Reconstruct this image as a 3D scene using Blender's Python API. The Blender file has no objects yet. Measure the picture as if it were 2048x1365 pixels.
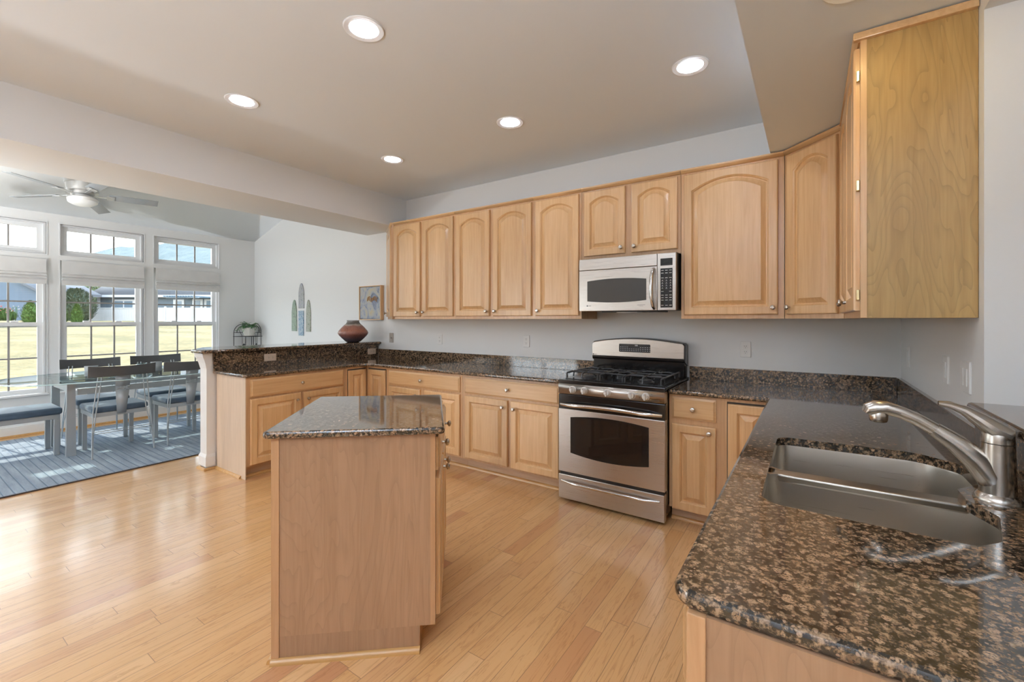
import bpy, bmesh, math, random
from mathutils import Vector, Matrix, Euler
random.seed(7)
PI = math.pi
S = bpy.context.scene
COL = S.collection

# ------------------------------------------------------------------ camera
cam_d = bpy.data.cameras.new('camera'); cam = bpy.data.objects.new('camera', cam_d); COL.objects.link(cam)
cam.location = (0, 0, 1.365)
cam.rotation_euler = (PI/2, 0, math.radians(34.08))
cam_d.sensor_fit = 'HORIZONTAL'; cam_d.sensor_width = 36.0
cam_d.lens = 36.0*879/2048
cam_d.shift_y = -42.5/2048
cam_d.clip_start = 0.02; cam_d.clip_end = 3000
S.camera = cam
# ------------------------------------------------------------------ view
S.view_settings.view_transform = 'Standard'; S.view_settings.look = 'None'
S.view_settings.gamma = 1.0; S.view_settings.use_curve_mapping = False
S.view_settings.exposure = 0.77
S.cycles.use_denoising = True
S.cycles.max_bounces = 8; S.cycles.diffuse_bounces = 5; S.cycles.glossy_bounces = 4
S.cycles.transparent_max_bounces = 16
S.cycles.caustics_reflective = False; S.cycles.caustics_refractive = False
S.cycles.sample_clamp_indirect = 6.0
# ------------------------------------------------------------------ sky
W = bpy.data.worlds.new('sky'); S.world = W; W.use_nodes = True
nt = W.node_tree; nt.nodes.clear()
out = nt.nodes.new('ShaderNodeOutputWorld'); bg = nt.nodes.new('ShaderNodeBackground')
tc = nt.nodes.new('ShaderNodeTexCoord'); sx = nt.nodes.new('ShaderNodeSeparateXYZ')
rp = nt.nodes.new('ShaderNodeValToRGB')
rp.color_ramp.elements[0].position = 0.0; rp.color_ramp.elements[0].color = (0.90, 0.95, 1.0, 1)
rp.color_ramp.elements[1].position = 0.6; rp.color_ramp.elements[1].color = (0.42, 0.62, 0.95, 1)
e = rp.color_ramp.elements.new(0.2); e.color = (0.78, 0.87, 0.97, 1)
nz = nt.nodes.new('ShaderNodeTexNoise'); nz.inputs['Scale'].default_value = 3.0; nz.inputs['Detail'].default_value = 5
mx = nt.nodes.new('ShaderNodeMix'); mx.data_type = 'RGBA'
cr = nt.nodes.new('ShaderNodeMapRange'); cr.inputs[1].default_value = 0.45; cr.inputs[2].default_value = 0.62
nt.links.new(tc.outputs['Generated'], sx.inputs[0]); nt.links.new(sx.outputs[2], rp.inputs[0])
nt.links.new(tc.outputs['Generated'], nz.inputs['Vector']); nt.links.new(nz.outputs[0], cr.inputs[0])
nt.links.new(cr.outputs[0], mx.inputs[0]); nt.links.new(rp.outputs[0], mx.inputs[6]); mx.inputs[7].default_value = (0.95, 0.96, 0.97, 1)
nt.links.new(mx.outputs[2], bg.inputs[0]); bg.inputs[1].default_value = 3.7
nt.links.new(bg.outputs[0], out.inputs[0])
# ------------------------------------------------------------------ sun
sd = bpy.data.lights.new('sun', 'SUN'); sd.energy = 3.4; sd.angle = math.radians(0.6); sd.color = (1.0, 0.93, 0.82)
so = bpy.data.objects.new('sun', sd); COL.objects.link(so)
so.rotation_euler = Vector((0.68, 0.10, -0.72)).to_track_quat('-Z', 'Y').to_euler()
# ------------------------------------------------------------------ daylight of the big windows behind the camera
def area(name, loc, direction, sxy, power, color=(1, 1, 1), spread=PI):
    d = bpy.data.lights.new(name, 'AREA'); d.shape = 'RECTANGLE'; d.size, d.size_y = sxy; d.energy = power; d.color = color; d.spread = spread
    o = bpy.data.objects.new(name, d); COL.objects.link(o); o.location = loc
    o.rotation_euler = Vector(direction).to_track_quat('-Z', 'Y').to_euler(); return o
YB = -3.4
area('daylight_patio_door', (-6.2, YB+0.06, 1.12), (0, 1, 0), (2.1, 2.0), 25, (0.88, 0.94, 1.0))

# added unseen fill lamps, aimed up to brighten the two ceilings
area('ceiling_fill', (-.4, -1.7, 1.75), (0, 0, 1), (.35, .35), 108, (0.86, 0.945, 1.06))
area('ceiling_fill', (-6.0, -.6, 1.6), (0, 0, 1), (.35, .35), 60, (0.95, 0.98, 1.0))

# ------------------------------------------------------------------ material helpers
def mat(name, col=(.8, .8, .8), rough=.5, metal=0.0, **kw):
    m = bpy.data.materials.new(name); m.use_nodes = True
    b = m.node_tree.nodes['Principled BSDF']
    b.inputs['Base Color'].default_value = (*col, 1); b.inputs['Roughness'].default_value = rough; b.inputs['Metallic'].default_value = metal
    for k, v in kw.items():
        b.inputs[k.replace('_', ' ')].default_value = v
    return m
class NT:
    def __init__(s, m): s.t = m.node_tree; s.b = s.t.nodes['Principled BSDF']
    def n(s, typ, **kw):
        x = s.t.nodes.new('ShaderNode'+typ)
        for k, v in kw.items(): setattr(x, k, v)
        return x
    def l(s, a, b): s.t.links.new(a, b)
    def coord(s, scale=(1, 1, 1), rot=(0, 0, 0), kind='Object', rnd=False):
        c = s.n('TexCoord'); mp = s.n('Mapping'); mp.inputs['Scale'].default_value = scale; mp.inputs['Rotation'].default_value = rot
        if rnd:
            oi = s.n('ObjectInfo'); mu = s.n('VectorMath', operation='SCALE'); mu.inputs[0].default_value = (7.3, 3.1, 5.7)
            s.l(oi.outputs['Random'], mu.inputs['Scale']); ad = s.n('VectorMath', operation='ADD')
            s.l(c.outputs[kind], ad.inputs[0]); s.l(mu.outputs[0], ad.inputs[1]); s.l(ad.outputs[0], mp.inputs[0])
        else: s.l(c.outputs[kind], mp.inputs[0])
        return mp.outputs[0]
    def noise(s, vec, scale=5, detail=4, rough=.5, dist=0):
        x = s.n('TexNoise'); x.inputs['Scale'].default_value = scale; x.inputs['Detail'].default_value = detail
        x.inputs['Roughness'].default_value = rough; x.inputs['Distortion'].default_value = dist
        if vec is not None: s.l(vec, x.inputs['Vector'])
        return x.outputs[0]
    def ramp(s, fac, stops, interp='LINEAR'):
        r = s.n('ValToRGB'); r.color_ramp.interpolation = interp; e = r.color_ramp.elements
        e[0].position, e[0].color = stops[0][0], (*stops[0][1], 1); e[1].position, e[1].color = stops[-1][0], (*stops[-1][1], 1)
        for p, c in stops[1:-1]:
            q = e.new(p); q.color = (*c, 1)
        s.l(fac, r.inputs[0]); return r.outputs[0]
    def mix(s, fac, a, b, mode='MIX'):
        x = s.n('Mix', data_type='RGBA', blend_type=mode)
        for v, i in ((fac, 0), (a, 6), (b, 7)):
            if hasattr(v, 'links'): s.l(v, x.inputs[i])
            elif i == 0: x.inputs[0].default_value = v
            else: x.inputs[i].default_value = (*v, 1)
        return x.outputs[2]
    def math(s, op, a, b=None, c=None):
        x = s.n('Math', operation=op)
        for i, v in enumerate((a, b, c)):
            if v is None: continue
            if hasattr(v, 'links'): s.l(v, x.inputs[i])
            else: x.inputs[i].default_value = v
        return x.outputs[0]
    def bump(s, h, strength=.2, dist=.002):
        x = s.n('Bump'); x.inputs['Strength'].default_value = strength; x.inputs['Distance'].default_value = dist
        s.l(h, x.inputs['Height']); s.l(x.outputs[0], s.b.inputs['Normal'])
    def color(s, c): s.l(c, s.b.inputs['Base Color'])

def paint(name, col, rough=.6):
    m = mat(name, col, rough); t = NT(m)
    f = t.noise(t.coord(), 90, 3); t.bump(f, .04, .001); return m
M = {}
M['wall'] = paint('wall_paint', (.74, .745, .74))
M['ceiling'] = paint('ceiling_paint', (.785, .85, .915), .8)  # bluish tint put in to cancel the warm light bounced off the floor
M['vault'] = paint('vault_paint', (.88, .875, .86))
M['trim'] = mat('white_trim_paint', (.78, .775, .765), .35)
M['vinyl'] = mat('white_window_vinyl', (.74, .745, .75), .35)
M['muntin'] = mat('taupe_window_grille', (.30, .285, .27), .4)

def wood(name, c0, c1, axis='Z', rough=.33, fig=0.0, rnd=True, stretch=1.0):
    """maple with fine grain running along axis; fig adds broad cathedral figure"""
    m = mat(name, c0, rough); t = NT(m)
    a, b = 26*stretch, 1.3*stretch
    sc = (a, a, b) if axis == 'Z' else ((b, a, a) if axis == 'X' else (a, b, a))
    v = t.coord(sc, rnd=rnd)
    g = t.noise(v, 2.2, 6, .6, .6)
    c = t.ramp(g, [(.30, c1), (.62, c0)])
    sc2 = (3.2, 3.2, .5) if axis == 'Z' else ((.5, 3.2, 3.2) if axis == 'X' else (3.2, .5, 3.2))
    v2 = t.coord(sc2, rnd=rnd)
    big = t.noise(v2, 1.2, 2, .5, .3)
    mul = t.ramp(big, [(.3, (.86, .82, .78)), (.7, (1.05, 1.03, 1.0))])
    c = t.mix(1.0, c, mul, 'MULTIPLY')
    if fig:
        n2 = t.noise(v2, 1.0, 3, .55, .8)
        w = t.math('FRACT', t.math('MULTIPLY', n2, 24.0))
        w = t.math('POWER', w, 5.0)
        c = t.mix(t.math('MULTIPLY', w, fig), c, tuple(x*.62 for x in c1))
    if rnd:
        oi = t.n('ObjectInfo'); hs = t.n('HueSaturation')
        t.l(t.math('ADD', t.math('MULTIPLY', oi.outputs['Random'], .16), .93), hs.inputs['Value']); t.l(c, hs.inputs['Color']); c = hs.outputs[0]
    t.color(c)
    t.b.inputs['Coat Weight'].default_value = .08 if fig else .55; t.b.inputs['Coat Roughness'].default_value = .24
    return m
LT, LD = (.70, .46, .235), (.62, .375, .18)
M['maple'] = wood('maple_vertical', LT, LD, 'Z')
M['maple_h'] = wood('maple_horizontal', LT, LD, 'X')
M['maple_frame'] = wood('maple_face_frame', (.62, .39, .21), (.52, .31, .155), 'Z')
M['maple_side'] = wood('maple_end_panel', (.60, .385, .20), (.51, .31, .15), 'Z', .3, fig=.45)
M['maple_toe'] = wood('maple_toe_board', (.55, .38, .25), (.47, .31, .19), 'X')
M['maple_brown_shaded'] = wood('shaded_brown_maple_panel', (.405, .245, .145), (.345, .20, .112), 'Z', .42, fig=.30)  # shade of end panels facing away from the windows, put into the colour
M['stile'] = wood('orange_maple_stile', (.50, .29, .15), (.43, .24, .115), 'Z')
M['oak'] = wood('oak_moulding', (.62, .36, .13), (.50, .27, .085), 'X', .3)
M['dark_void'] = mat('gap_shade_sheet', (.05, .035, .025), .7)

# hardwood floor: strips along Y, random end joints
def floor_mat():
    m = mat('oak_strip_floor', rough=.3); t = NT(m)
    c = t.n('TexCoord'); sp = t.n('SeparateXYZ'); t.l(c.outputs['Object'], sp.inputs[0])
    wd, ln = .083, 1.05
    u = t.math('DIVIDE', sp.outputs[0], wd); row = t.math('FLOOR', u); fu = t.math('FRACT', u)
    wn = t.n('TexWhiteNoise', noise_dimensions='1D'); t.l(row, wn.inputs['W'])
    v = t.math('ADD', t.math('DIVIDE', sp.outputs[1], ln), t.math('MULTIPLY', wn.outputs[0], 9.0))
    col = t.math('FLOOR', v); fv = t.math('FRACT', v)
    cb = t.n('CombineXYZ'); t.l(row, cb.inputs[0]); t.l(col, cb.inputs[1])
    wn2 = t.n('TexWhiteNoise', noise_dimensions='2D'); t.l(cb.outputs[0], wn2.inputs['Vector'])
    base = t.ramp(wn2.outputs[0], [(0, (.63, .34, .145)), (.07, (.54, .26, .12)), (.13, (.67, .385, .165)), (.6, (.70, .415, .185)), (.9, (.74, .46, .225)), (1, (.63, .35, .155))])
    mp = t.n('VectorMath', operation='MULTIPLY'); mp.inputs[1].default_value = (17, 1.15, 1)
    t.l(c.outputs['Object'], mp.inputs[0]); off = t.n('VectorMath', operation='ADD'); t.l(mp.outputs[0], off.inputs[0])
    sc = t.n('VectorMath', operation='SCALE'); t.l(wn2.outputs[1], sc.inputs[0]); sc.inputs['Scale'].default_value = 40; t.l(sc.outputs[0], off.inputs[1])
    g = t.noise(off.outputs[0], 1.0, 5, .6, 1.1)
    gr = t.ramp(t.math('FRACT', t.math('MULTIPLY', g, 7.0)), [(0, (.74, .64, .54)), (.30, (1.0, 1.0, 1.0)), (1, (.98, .955, .92))])
    cc = t.mix(.8, base, gr, 'MULTIPLY')
    d1 = t.math('MINIMUM', fu, t.math('SUBTRACT', 1.0, fu)); d2 = t.math('MULTIPLY', t.math('MINIMUM', fv, t.math('SUBTRACT', 1.0, fv)), ln/wd)
    d = t.math('MINIMUM', d1, d2)
    gap = t.n('MapRange'); t.l(d, gap.inputs[0]); gap.inputs[1].default_value = .006; gap.inputs[2].default_value = .022
    cc = t.mix(gap.outputs[0], tuple(.55*x for x in (.55, .30, .12)), cc)
    t.color(cc)
    hn = t.noise(off.outputs[0], .35, 2)
    h = t.math('ADD', t.math('MULTIPLY', gap.outputs[0], 1.0), t.math('MULTIPLY', hn, .12))
    h = t.math('ADD', h, t.math('MULTIPLY', wn2.outputs[0], .25))
    t.bump(h, .25, .0012)
    t.b.inputs['Coat Weight'].default_value = .75; t.b.inputs['Coat IOR'].default_value = 1.5; t.b.inputs['Coat Roughness'].default_value = .16
    return m
M['floor'] = floor_mat()

def granite():
    m = mat('brown_granite', rough=.06); t = NT(m)
    v0 = t.coord()
    nv = t.n('TexNoise'); nv.inputs['Scale'].default_value = 22; nv.inputs['Detail'].default_value = 3; t.l(v0, nv.inputs['Vector'])
    wob = t.n('VectorMath', operation='SCALE'); t.l(nv.outputs[1], wob.inputs[0]); wob.inputs['Scale'].default_value = .016
    v = t.n('VectorMath', operation='ADD'); t.l(v0, v.inputs[0]); t.l(wob.outputs[0], v.inputs[1]); v = v.outputs[0]
    def vor(scale):
        x = t.n('TexVoronoi'); x.inputs['Scale'].default_value = scale; t.l(v, x.inputs['Vector']); return x.outputs['Distance'], x.outputs['Color']
    fine = t.noise(v0, 260, 3, .65)
    med = t.noise(v0, 70, 4, .65)
    matrix = t.ramp(t.math('ADD', t.math('MULTIPLY', med, .75), t.math('MULTIPLY', fine, .25)), [(.42, (.008, .007, .006)), (.49, (.035, .026, .018)), (.54, (.16, .10, .056)), (.62, (.33, .215, .13))])
    d1, c1 = vor(54)
    sep = t.n('SeparateColor'); t.l(c1, sep.inputs[0])
    tan = t.ramp(sep.outputs[0], [(0, (.10, .062, .036)), (.30, (.24, .145, .08)), (.7, (.43, .265, .155)), (1, (.33, .22, .14))])
    tan = t.mix(t.ramp(fine, [(.40, (1, 1, 1)), (.50, (0, 0, 0))]), tan, (.03, .021, .016))
    rad = t.math('ADD', t.math('MULTIPLY', sep.outputs[1], .32), .18)
    inner = t.math('SUBTRACT', rad, d1)
    mk = t.n('MapRange'); t.l(inner, mk.inputs[0]); mk.inputs[1].default_value = -.02; mk.inputs[2].default_value = .03
    rim = t.n('MapRange'); t.l(t.math('ABSOLUTE', t.math('SUBTRACT', inner, .03)), rim.inputs[0]); rim.inputs[1].default_value = .05; rim.inputs[2].default_value = .02
    c = t.mix(mk.outputs[0], matrix, tan)
    c = t.mix(t.math('MULTIPLY', rim.outputs[0], .35), c, (.17, .13, .085))
    d2, c2 = vor(95)
    s2 = t.n('SeparateColor'); t.l(c2, s2.inputs[0])
    k2 = t.math('MULTIPLY', t.math('LESS_THAN', d2, .26), t.math('GREATER_THAN', s2.outputs[0], .55))
    c = t.mix(t.math('MULTIPLY', k2, .8), c, (.34, .215, .14))
    t.color(c)
    t.b.inputs['IOR'].default_value = 1.5; t.b.inputs['Coat Weight'].default_value = .5; t.b.inputs['Coat IOR'].default_value = 1.6; t.b.inputs['Coat Roughness'].default_value = .05
    return m
M['granite'] = granite()

def steel(name, col=(.53, .49, .45), rough=.29, axis='X'):
    m = mat(name, col, rough, 1.0); t = NT(m)
    sc = {'X': (1.5, 260, 260), 'Z': (260, 260, 1.5), 'Y': (260, 1.5, 260)}[axis]
    n = t.noise(t.coord(sc), 2, 3)
    mr = t.n('MapRange'); t.l(n, mr.inputs[0]); mr.inputs[3].default_value = rough*.75; mr.inputs[4].default_value = rough*1.3
    t.l(mr.outputs[0], t.b.inputs['Roughness']); t.bump(n, .05, .0004)
    t.b.inputs['Anisotropic'].default_value = .6
    return m
M['steel'] = steel('brushed_stainless')
M['sinksteel'] = steel('satin_sink_stainless', (.56, .52, .46), .30)
M['nickel'] = mat('brushed_nickel', (.56, .52, .47), .24, 1.0)
M['chrome'] = mat('polished_handle_steel', (.68, .66, .64), .14, 1.0)
M['black'] = mat('black_enamel', (.012, .011, .011), .12)
M['blackm'] = mat('black_plastic', (.015, .014, .014), .35)
M['iron'] = mat('cast_iron_grate', (.035, .035, .037), .38)
M['ovenglass'] = mat('dark_oven_glass', (.018, .013, .010), .04)
M['mwglass'] = mat('smoked_microwave_glass', (.045, .045, .044), .05, Specular_IOR_Level=.9)
M['key'] = mat('printed_key_marks', (.55, .55, .55), .5)
M['mark'] = mat('dark_badge_print', (.06, .06, .06), .5)
M['knobw'] = mat('satin_knob', (.70, .68, .65), .35)
M['plate'] = mat('white_outlet_plastic', (.76, .755, .74), .35)
M['almond'] = mat('almond_outlet_plastic', (.66, .52, .40), .35)
M['grey_plate'] = mat('grey_outlet_plastic', (.42, .38, .34), .35)
M['slot'] = mat('dark_slot', (.05, .05, .05), .6)
M['gmetal'] = mat('silver_powder_coat', (.40, .435, .46), .38, .35)
M['gmetal_d'] = mat('dark_grey_powder_coat', (.07, .074, .078), .42)
M['brass'] = mat('hinge_brass', (.75, .62, .35), .2, 1.0)
M['rodblack'] = mat('black_iron_rod', (.02, .02, .022), .5)
M['fanblade'] = mat('silver_fan_blade', (.34, .355, .37), .4, .2)
M['fanbody'] = mat('brushed_fan_housing', (.62, .62, .61), .3, .5)
M['opal'] = mat('opal_glass', (.82, .82, .80), .3)

def emit(name, col, st):
    m = bpy.data.materials.new(name); m.use_nodes = True; t = m.node_tree; t.nodes.clear()
    o = t.nodes.new('ShaderNodeOutputMaterial'); e = t.nodes.new('ShaderNodeEmission'); e.inputs[0].default_value = (*col, 1); e.inputs[1].default_value = st
    t.links.new(e.outputs[0], o.inputs[0]); return m
M['lens'] = emit('warm_downlight_lens', (.86, .95, 1.08), 34.0)
M['lens_sink'] = emit('yellow_downlight_lens', (1.0, .74, .32), 20.0)
M['digits'] = emit('dim_green_display', (.4, .45, .4), .06)

def fabric(name, c0, c1, scale=300):
    m = mat(name, c0, .9); t = NT(m); n = t.noise(t.coord(), scale, 3); b = t.noise(t.coord(), 9, 3)
    c = t.ramp(t.math('ADD', t.math('MULTIPLY', n, .5), t.math('MULTIPLY', b, .5)), [(.35, c1), (.65, c0)]); t.color(c); t.bump(n, .3, .001)
    t.b.inputs['Sheen Weight'].default_value = .35
    return m
M['seat'] = fabric('blue_grey_suede', (.075, .115, .165), (.045, .075, .115))
def rug_mat():
    m = mat('blue_grey_rug', rough=.95); t = NT(m); c = t.n('TexCoord'); sp = t.n('SeparateXYZ'); t.l(c.outputs['Object'], sp.inputs[0])
    wob = t.noise(t.coord((.4, 3, 1)), 2, 2)
    y = t.math('ADD', sp.outputs[1], t.math('MULTIPLY', wob, .02))
    f = t.math('FRACT', t.math('MULTIPLY', y, 17.0)); st = t.n('MapRange'); t.l(t.math('ABSOLUTE', t.math('SUBTRACT', f, .5)), st.inputs[0]); st.inputs[1].default_value = .03; st.inputs[2].default_value = .10
    big = t.noise(t.coord((.9, 7, 1)), 2.5, 4, .6)
    col = t.ramp(big, [(.3, (.19, .235, .29)), (.7, (.34, .39, .45))])
    col = t.mix(st.outputs[0], (.15, .20, .26), col); fine = t.noise(t.coord(), 220, 2)
    col = t.mix(.5, col, t.ramp(fine, [(.3, (.75, .75, .75)), (.7, (1.15, 1.15, 1.15))]), 'MULTIPLY')
    t.color(col); t.bump(t.math('ADD', st.outputs[0], t.math('MULTIPLY', fine, .5)), .5, .004); return m
M['rug'] = rug_mat()
M['rug_edge'] = mat('dark_rug_binding', (.07, .055, .05), .9)
M['rshade'] = fabric('white_roman_shade_linen', (.66, .655, .64), (.60, .595, .585), 500)
def glass_pane():
    m = bpy.data.materials.new('window_glass'); m.use_nodes = True; t = m.node_tree; t.nodes.clear()
    o = t.nodes.new('ShaderNodeOutputMaterial'); a = t.nodes.new('ShaderNodeBsdfTransparent'); g = t.nodes.new('ShaderNodeBsdfGlossy'); g.inputs['Roughness'].default_value = .01
    lw = t.nodes.new('ShaderNodeLayerWeight'); lw.inputs[0].default_value = .5; pw = t.nodes.new('ShaderNodeMath'); pw.operation = 'POWER'; pw.inputs[1].default_value = 5
    f = t.nodes.new('ShaderNodeMath'); f.operation = 'MULTIPLY_ADD'; f.inputs[1].default_value = .9; f.inputs[2].default_value = .03; x = t.nodes.new('ShaderNodeMixShader')
    t.links.new(lw.outputs['Facing'], pw.inputs[0]); t.links.new(pw.outputs[0], f.inputs[0])
    a.inputs[0].default_value = (.96, .98, .975, 1)
    t.links.new(f.outputs[0], x.inputs[0]); t.links.new(a.outputs[0], x.inputs[1]); t.links.new(g.outputs[0], x.inputs[2]); t.links.new(x.outputs[0], o.inputs[0]); return m
M['pane'] = glass_pane()
M['tglass'] = glass_pane(); M['tglass'].name = 'table_glass'; 
for n_ in M['tglass'].node_tree.nodes:
    if n_.type == 'BSDF_TRANSPARENT': n_.inputs[0].default_value = (.88, .94, .935, 1)
M['tedge'] = mat('polished_glass_edge', (.50, .66, .68), .1, 0, Specular_IOR_Level=.8)

# ------------------------------------------------------------------ mesh helpers
class MB:
    def __init__(s): s.bm = bmesh.new()
    def box(s, x0, x1, y0, y1, z0, z1, bev=0.0, seg=2, rot=None, piv=None):
        b = bmesh.new(); bmesh.ops.create_cube(b, size=1)
        for v in b.verts:
            v.co = Vector((x0+(v.co.x+.5)*(x1-x0), y0+(v.co.y+.5)*(y1-y0), z0+(v.co.z+.5)*(z1-z0)))
        if bev > 0: bmesh.ops.bevel(b, geom=b.edges[:], offset=bev, segments=seg, affect='EDGES', profile=.5)
        if rot is not None:
            pv = Vector(piv) if piv else Vector(((x0+x1)/2, (y0+y1)/2, (z0+z1)/2))
            mm = Matrix.Translation(pv) @ Euler(rot).to_matrix().to_4x4() @ Matrix.Translation(-pv); b.transform(mm)
        s._add(b); return s
    def _add(s, b):
        me = bpy.data.meshes.new('tmp'); b.to_mesh(me); b.free(); s.bm.from_mesh(me); bpy.data.meshes.remove(me)
    def rings(s, rings, cap0=True, cap1=True, closed=True):
        vs = [[s.bm.verts.new(p) for p in r] for r in rings]
        n = len(rings[0])
        for a, b in zip(vs, vs[1:]):
            for i in range(n if closed else n-1):
                j = (i+1) % n
                try: s.bm.faces.new((a[i], a[j], b[j], b[i]))
                except ValueError: pass
        if cap0: s.bm.faces.new(list(reversed(vs[0])))
        if cap1: s.bm.faces.new(vs[-1])
        return s
    def lathe(s, prof, loc=(0, 0, 0), axis='Z', seg=24, cap0=True, cap1=True):
        rings = []
        for r, h in prof:
            ring = []
            for i in range(seg):
                a = 2*PI*i/seg; c, d = r*math.cos(a), r*math.sin(a)
                p = {'Z': (c, d, h), 'Y': (d, h, c), 'X': (h, c, d), '-Y': (c, -h, d)}[axis]
                ring.append((p[0]+loc[0], p[1]+loc[1], p[2]+loc[2]))
            rings.append(ring)
        return s.rings(rings, cap0, cap1)
    def tube(s, pts, r, seg=10, flat=1.0, up=None):
        pts = [Vector(p) for p in pts]; rad = r if isinstance(r, (list, tuple)) else [r]*len(pts)
        rings = []; pn = None
        for i, p in enumerate(pts):
            d = (pts[min(i+1, len(pts)-1)]-pts[max(i-1, 0)]).normalized()
            if pn is None:
                ref = Vector(up) if up else (Vector((0, 0, 1)) if abs(d.z) < .95 else Vector((1, 0, 0)))
                n = (ref-d*ref.dot(d)).normalized()
            else:
                n = (pn-d*pn.dot(d)).normalized()
            pn = n; bi = d.cross(n)
            rings.append([tuple(p+n*(rad[i]*math.cos(2*PI*k/seg))+bi*(rad[i]*flat*math.sin(2*PI*k/seg))) for k in range(seg)])
        return s.rings(rings)
    def prism(s, poly, z0, z1):
        return s.rings([[(x, y, z0) for x, y in poly], [(x, y, z1) for x, y in poly]])
    def xform(s, mm): s.bm.transform(mm); return s
    def build(s, name, m, parent=None, loc=None, rot=None, sharp=32):
        bmesh.ops.recalc_face_normals(s.bm, faces=s.bm.faces[:])
        me = bpy.data.meshes.new(name); s.bm.to_mesh(me); s.bm.free()
        me.set_sharp_from_angle(angle=math.radians(sharp))
        for p in me.polygons: p.use_smooth = max(abs(q) for q in p.normal) < .99995
        for mm in (m if isinstance(m, (list, tuple)) else [m]): me.materials.append(mm)
        o = bpy.data.objects.new(name, me); COL.objects.link(o)
        if parent is not None: o.parent = parent
        if loc is not None: o.location = loc
        if rot is not None: o.rotation_euler = rot
        return o
def box(*a, **k): return MB().box(*a, **k)
def thing(name, label, cat, loc=(0, 0, 0), rz=0.0, group=None):
    o = bpy.data.objects.new(name, None); COL.objects.link(o); o.location = loc; o.rotation_euler = (0, 0, rz); o.empty_display_size = .1
    o['label'] = label; o['category'] = cat
    if group: o['group'] = group
    return o
def tag(o, label, cat, group=None, kind=None):
    o['label'] = label; o['category'] = cat
    if group: o['group'] = group
    if kind: o['kind'] = kind
    return o
def struct(o, label=None):
    o['kind'] = 'structure'
    if label: o['label'] = label
    return o
def dup(o, parent=None):
    c = o.copy(); COL.objects.link(c)
    if parent is not None: c.parent = parent
    for ch in [q for q in bpy.data.objects if q.parent == o]: dup(ch, c)
    return c
def offset_poly(p, d):
    n = len(p); r = []
    for i in range(n):
        a, b, c = Vector(p[i-1]), Vector(p[i]), Vector(p[(i+1) % n])
        e1 = (b-a).normalized(); e2 = (c-b).normalized(); n1 = Vector((-e1.y, e1.x)); n2 = Vector((-e2.y, e2.x))
        k = 1+n1.dot(n2); r.append(tuple(b+(n1+n2)*(d/max(k, .3))))
    return r
def round_poly(p, radii, seg=6):
    out = []; n = len(p)
    for i in range(n):
        rr = radii[i] if isinstance(radii, (list, tuple)) else radii
        b = Vector(p[i])
        if rr <= 0: out.append(tuple(b)); continue
        e1 = (Vector(p[i-1])-b).normalized(); e2 = (Vector(p[(i+1) % n])-b).normalized()
        ang = math.acos(max(-1, min(1, e1.dot(e2)))); tl = rr/math.tan(ang/2)
        p0, p1 = b+e1*tl, b+e2*tl; c = b+(e1+e2).normalized()*(rr/math.sin(ang/2))
        a0 = math.atan2(p0.y-c.y, p0.x-c.x); a1 = math.atan2(p1.y-c.y, p1.x-c.x); da = (a1-a0+PI) % (2*PI)-PI
        for k in range(seg+1): out.append((c.x+rr*math.cos(a0+da*k/seg), c.y+rr*math.sin(a0+da*k/seg)))
    return out
def slab(mb, poly, z0, z1, r=.010, hole=None):
    """stone slab with eased edges (poly is counter-clockwise); hole is another loop cut through"""
    prof = [(r, z0), (r*.3, z0+r*.35), (0, z0+r), (0, z1-r), (r*.3, z1-r*.35), (r, z1)]
    mb.rings([[(x, y, z) for x, y in offset_poly(poly, d)] for d, z in prof], cap0=(hole is None), cap1=(hole is None))
    if hole:
        for z, rr in ((z1, 'top'), (z0, 'bot')):
            b = bmesh.new()
            for lp in (offset_poly(poly, r), hole):
                vv = [b.verts.new((x, y, z)) for x, y in lp]
                for i in range(len(vv)): b.edges.new((vv[i], vv[(i+1) % len(vv)]))
            bmesh.ops.triangle_fill(b, use_beauty=True, use_dissolve=False, edges=b.edges[:]); mb._add(b)
        mb.rings([[(x, y, z0) for x, y in hole], [(x, y, z1) for x, y in hole]], False, False)
        bmesh.ops.remove_doubles(mb.bm, verts=mb.bm.verts[:], dist=1e-5)
    return mb

# ------------------------------------------------------------------ room shell
WY = 3.67          # back wall
XL = -7.67         # dining window wall
XR = .479          # kitchen right wall
XE = 3.2           # far right
ZC = 2.80
fl = struct(box(XL-.15, XE+.15, YB-.15, WY+.15, -.1, 0).build('floor', M['floor']))
# back wall
struct(box(XL-.15, XE+.15, WY, WY+.15, 0, 3.9).build('wall_back', M['wall']))
# window wall (left) built from pieces around the openings
WIN_W, PITCH, Y0 = .82, .94, -.51
wins = [Y0+PITCH*i for i in range(4)]       # left edges in Y
wl = MB()
zs, zt, zu, zv = .47, 2.10, 2.165, 2.55
edges = [YB-.15]
for a in wins: edges += [a, a+WIN_W]
edges.append(WY)
for i in range(0, len(edges), 2): wl.box(XL-.15, XL, edges[i], edges[i+1], 0, 2.9)
for a in wins:
    wl.box(XL-.15, XL, a, a+WIN_W, 0, zs); wl.box(XL-.15, XL, a, a+WIN_W, zt, zu); wl.box(XL-.15, XL, a, a+WIN_W, zv, 2.9)
struct(wl.build('wall_left', M['wall']))
# rear wall with patio door and two windows
rw = MB(); op = [(-7.3, -5.1, 0, 2.15)]
xs = XL-.15
for (a, b, c, d) in op:
    rw.box(xs, a, YB-.15, YB, 0, 3.9); rw.box(a, b, YB-.15, YB, d, 3.9)
    if c > 0: rw.box(a, b, YB-.15, YB, 0, c)
    xs = b
rw.box(xs, XE+.15, YB-.15, YB, 0, 3.9)
struct(rw.build('wall_rear', M['wall']))
re = MB(); re.box(XE, XE+.15, YB, WY, 0, 3)
struct(re.build('wall_right_far', M['wall']))
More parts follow.
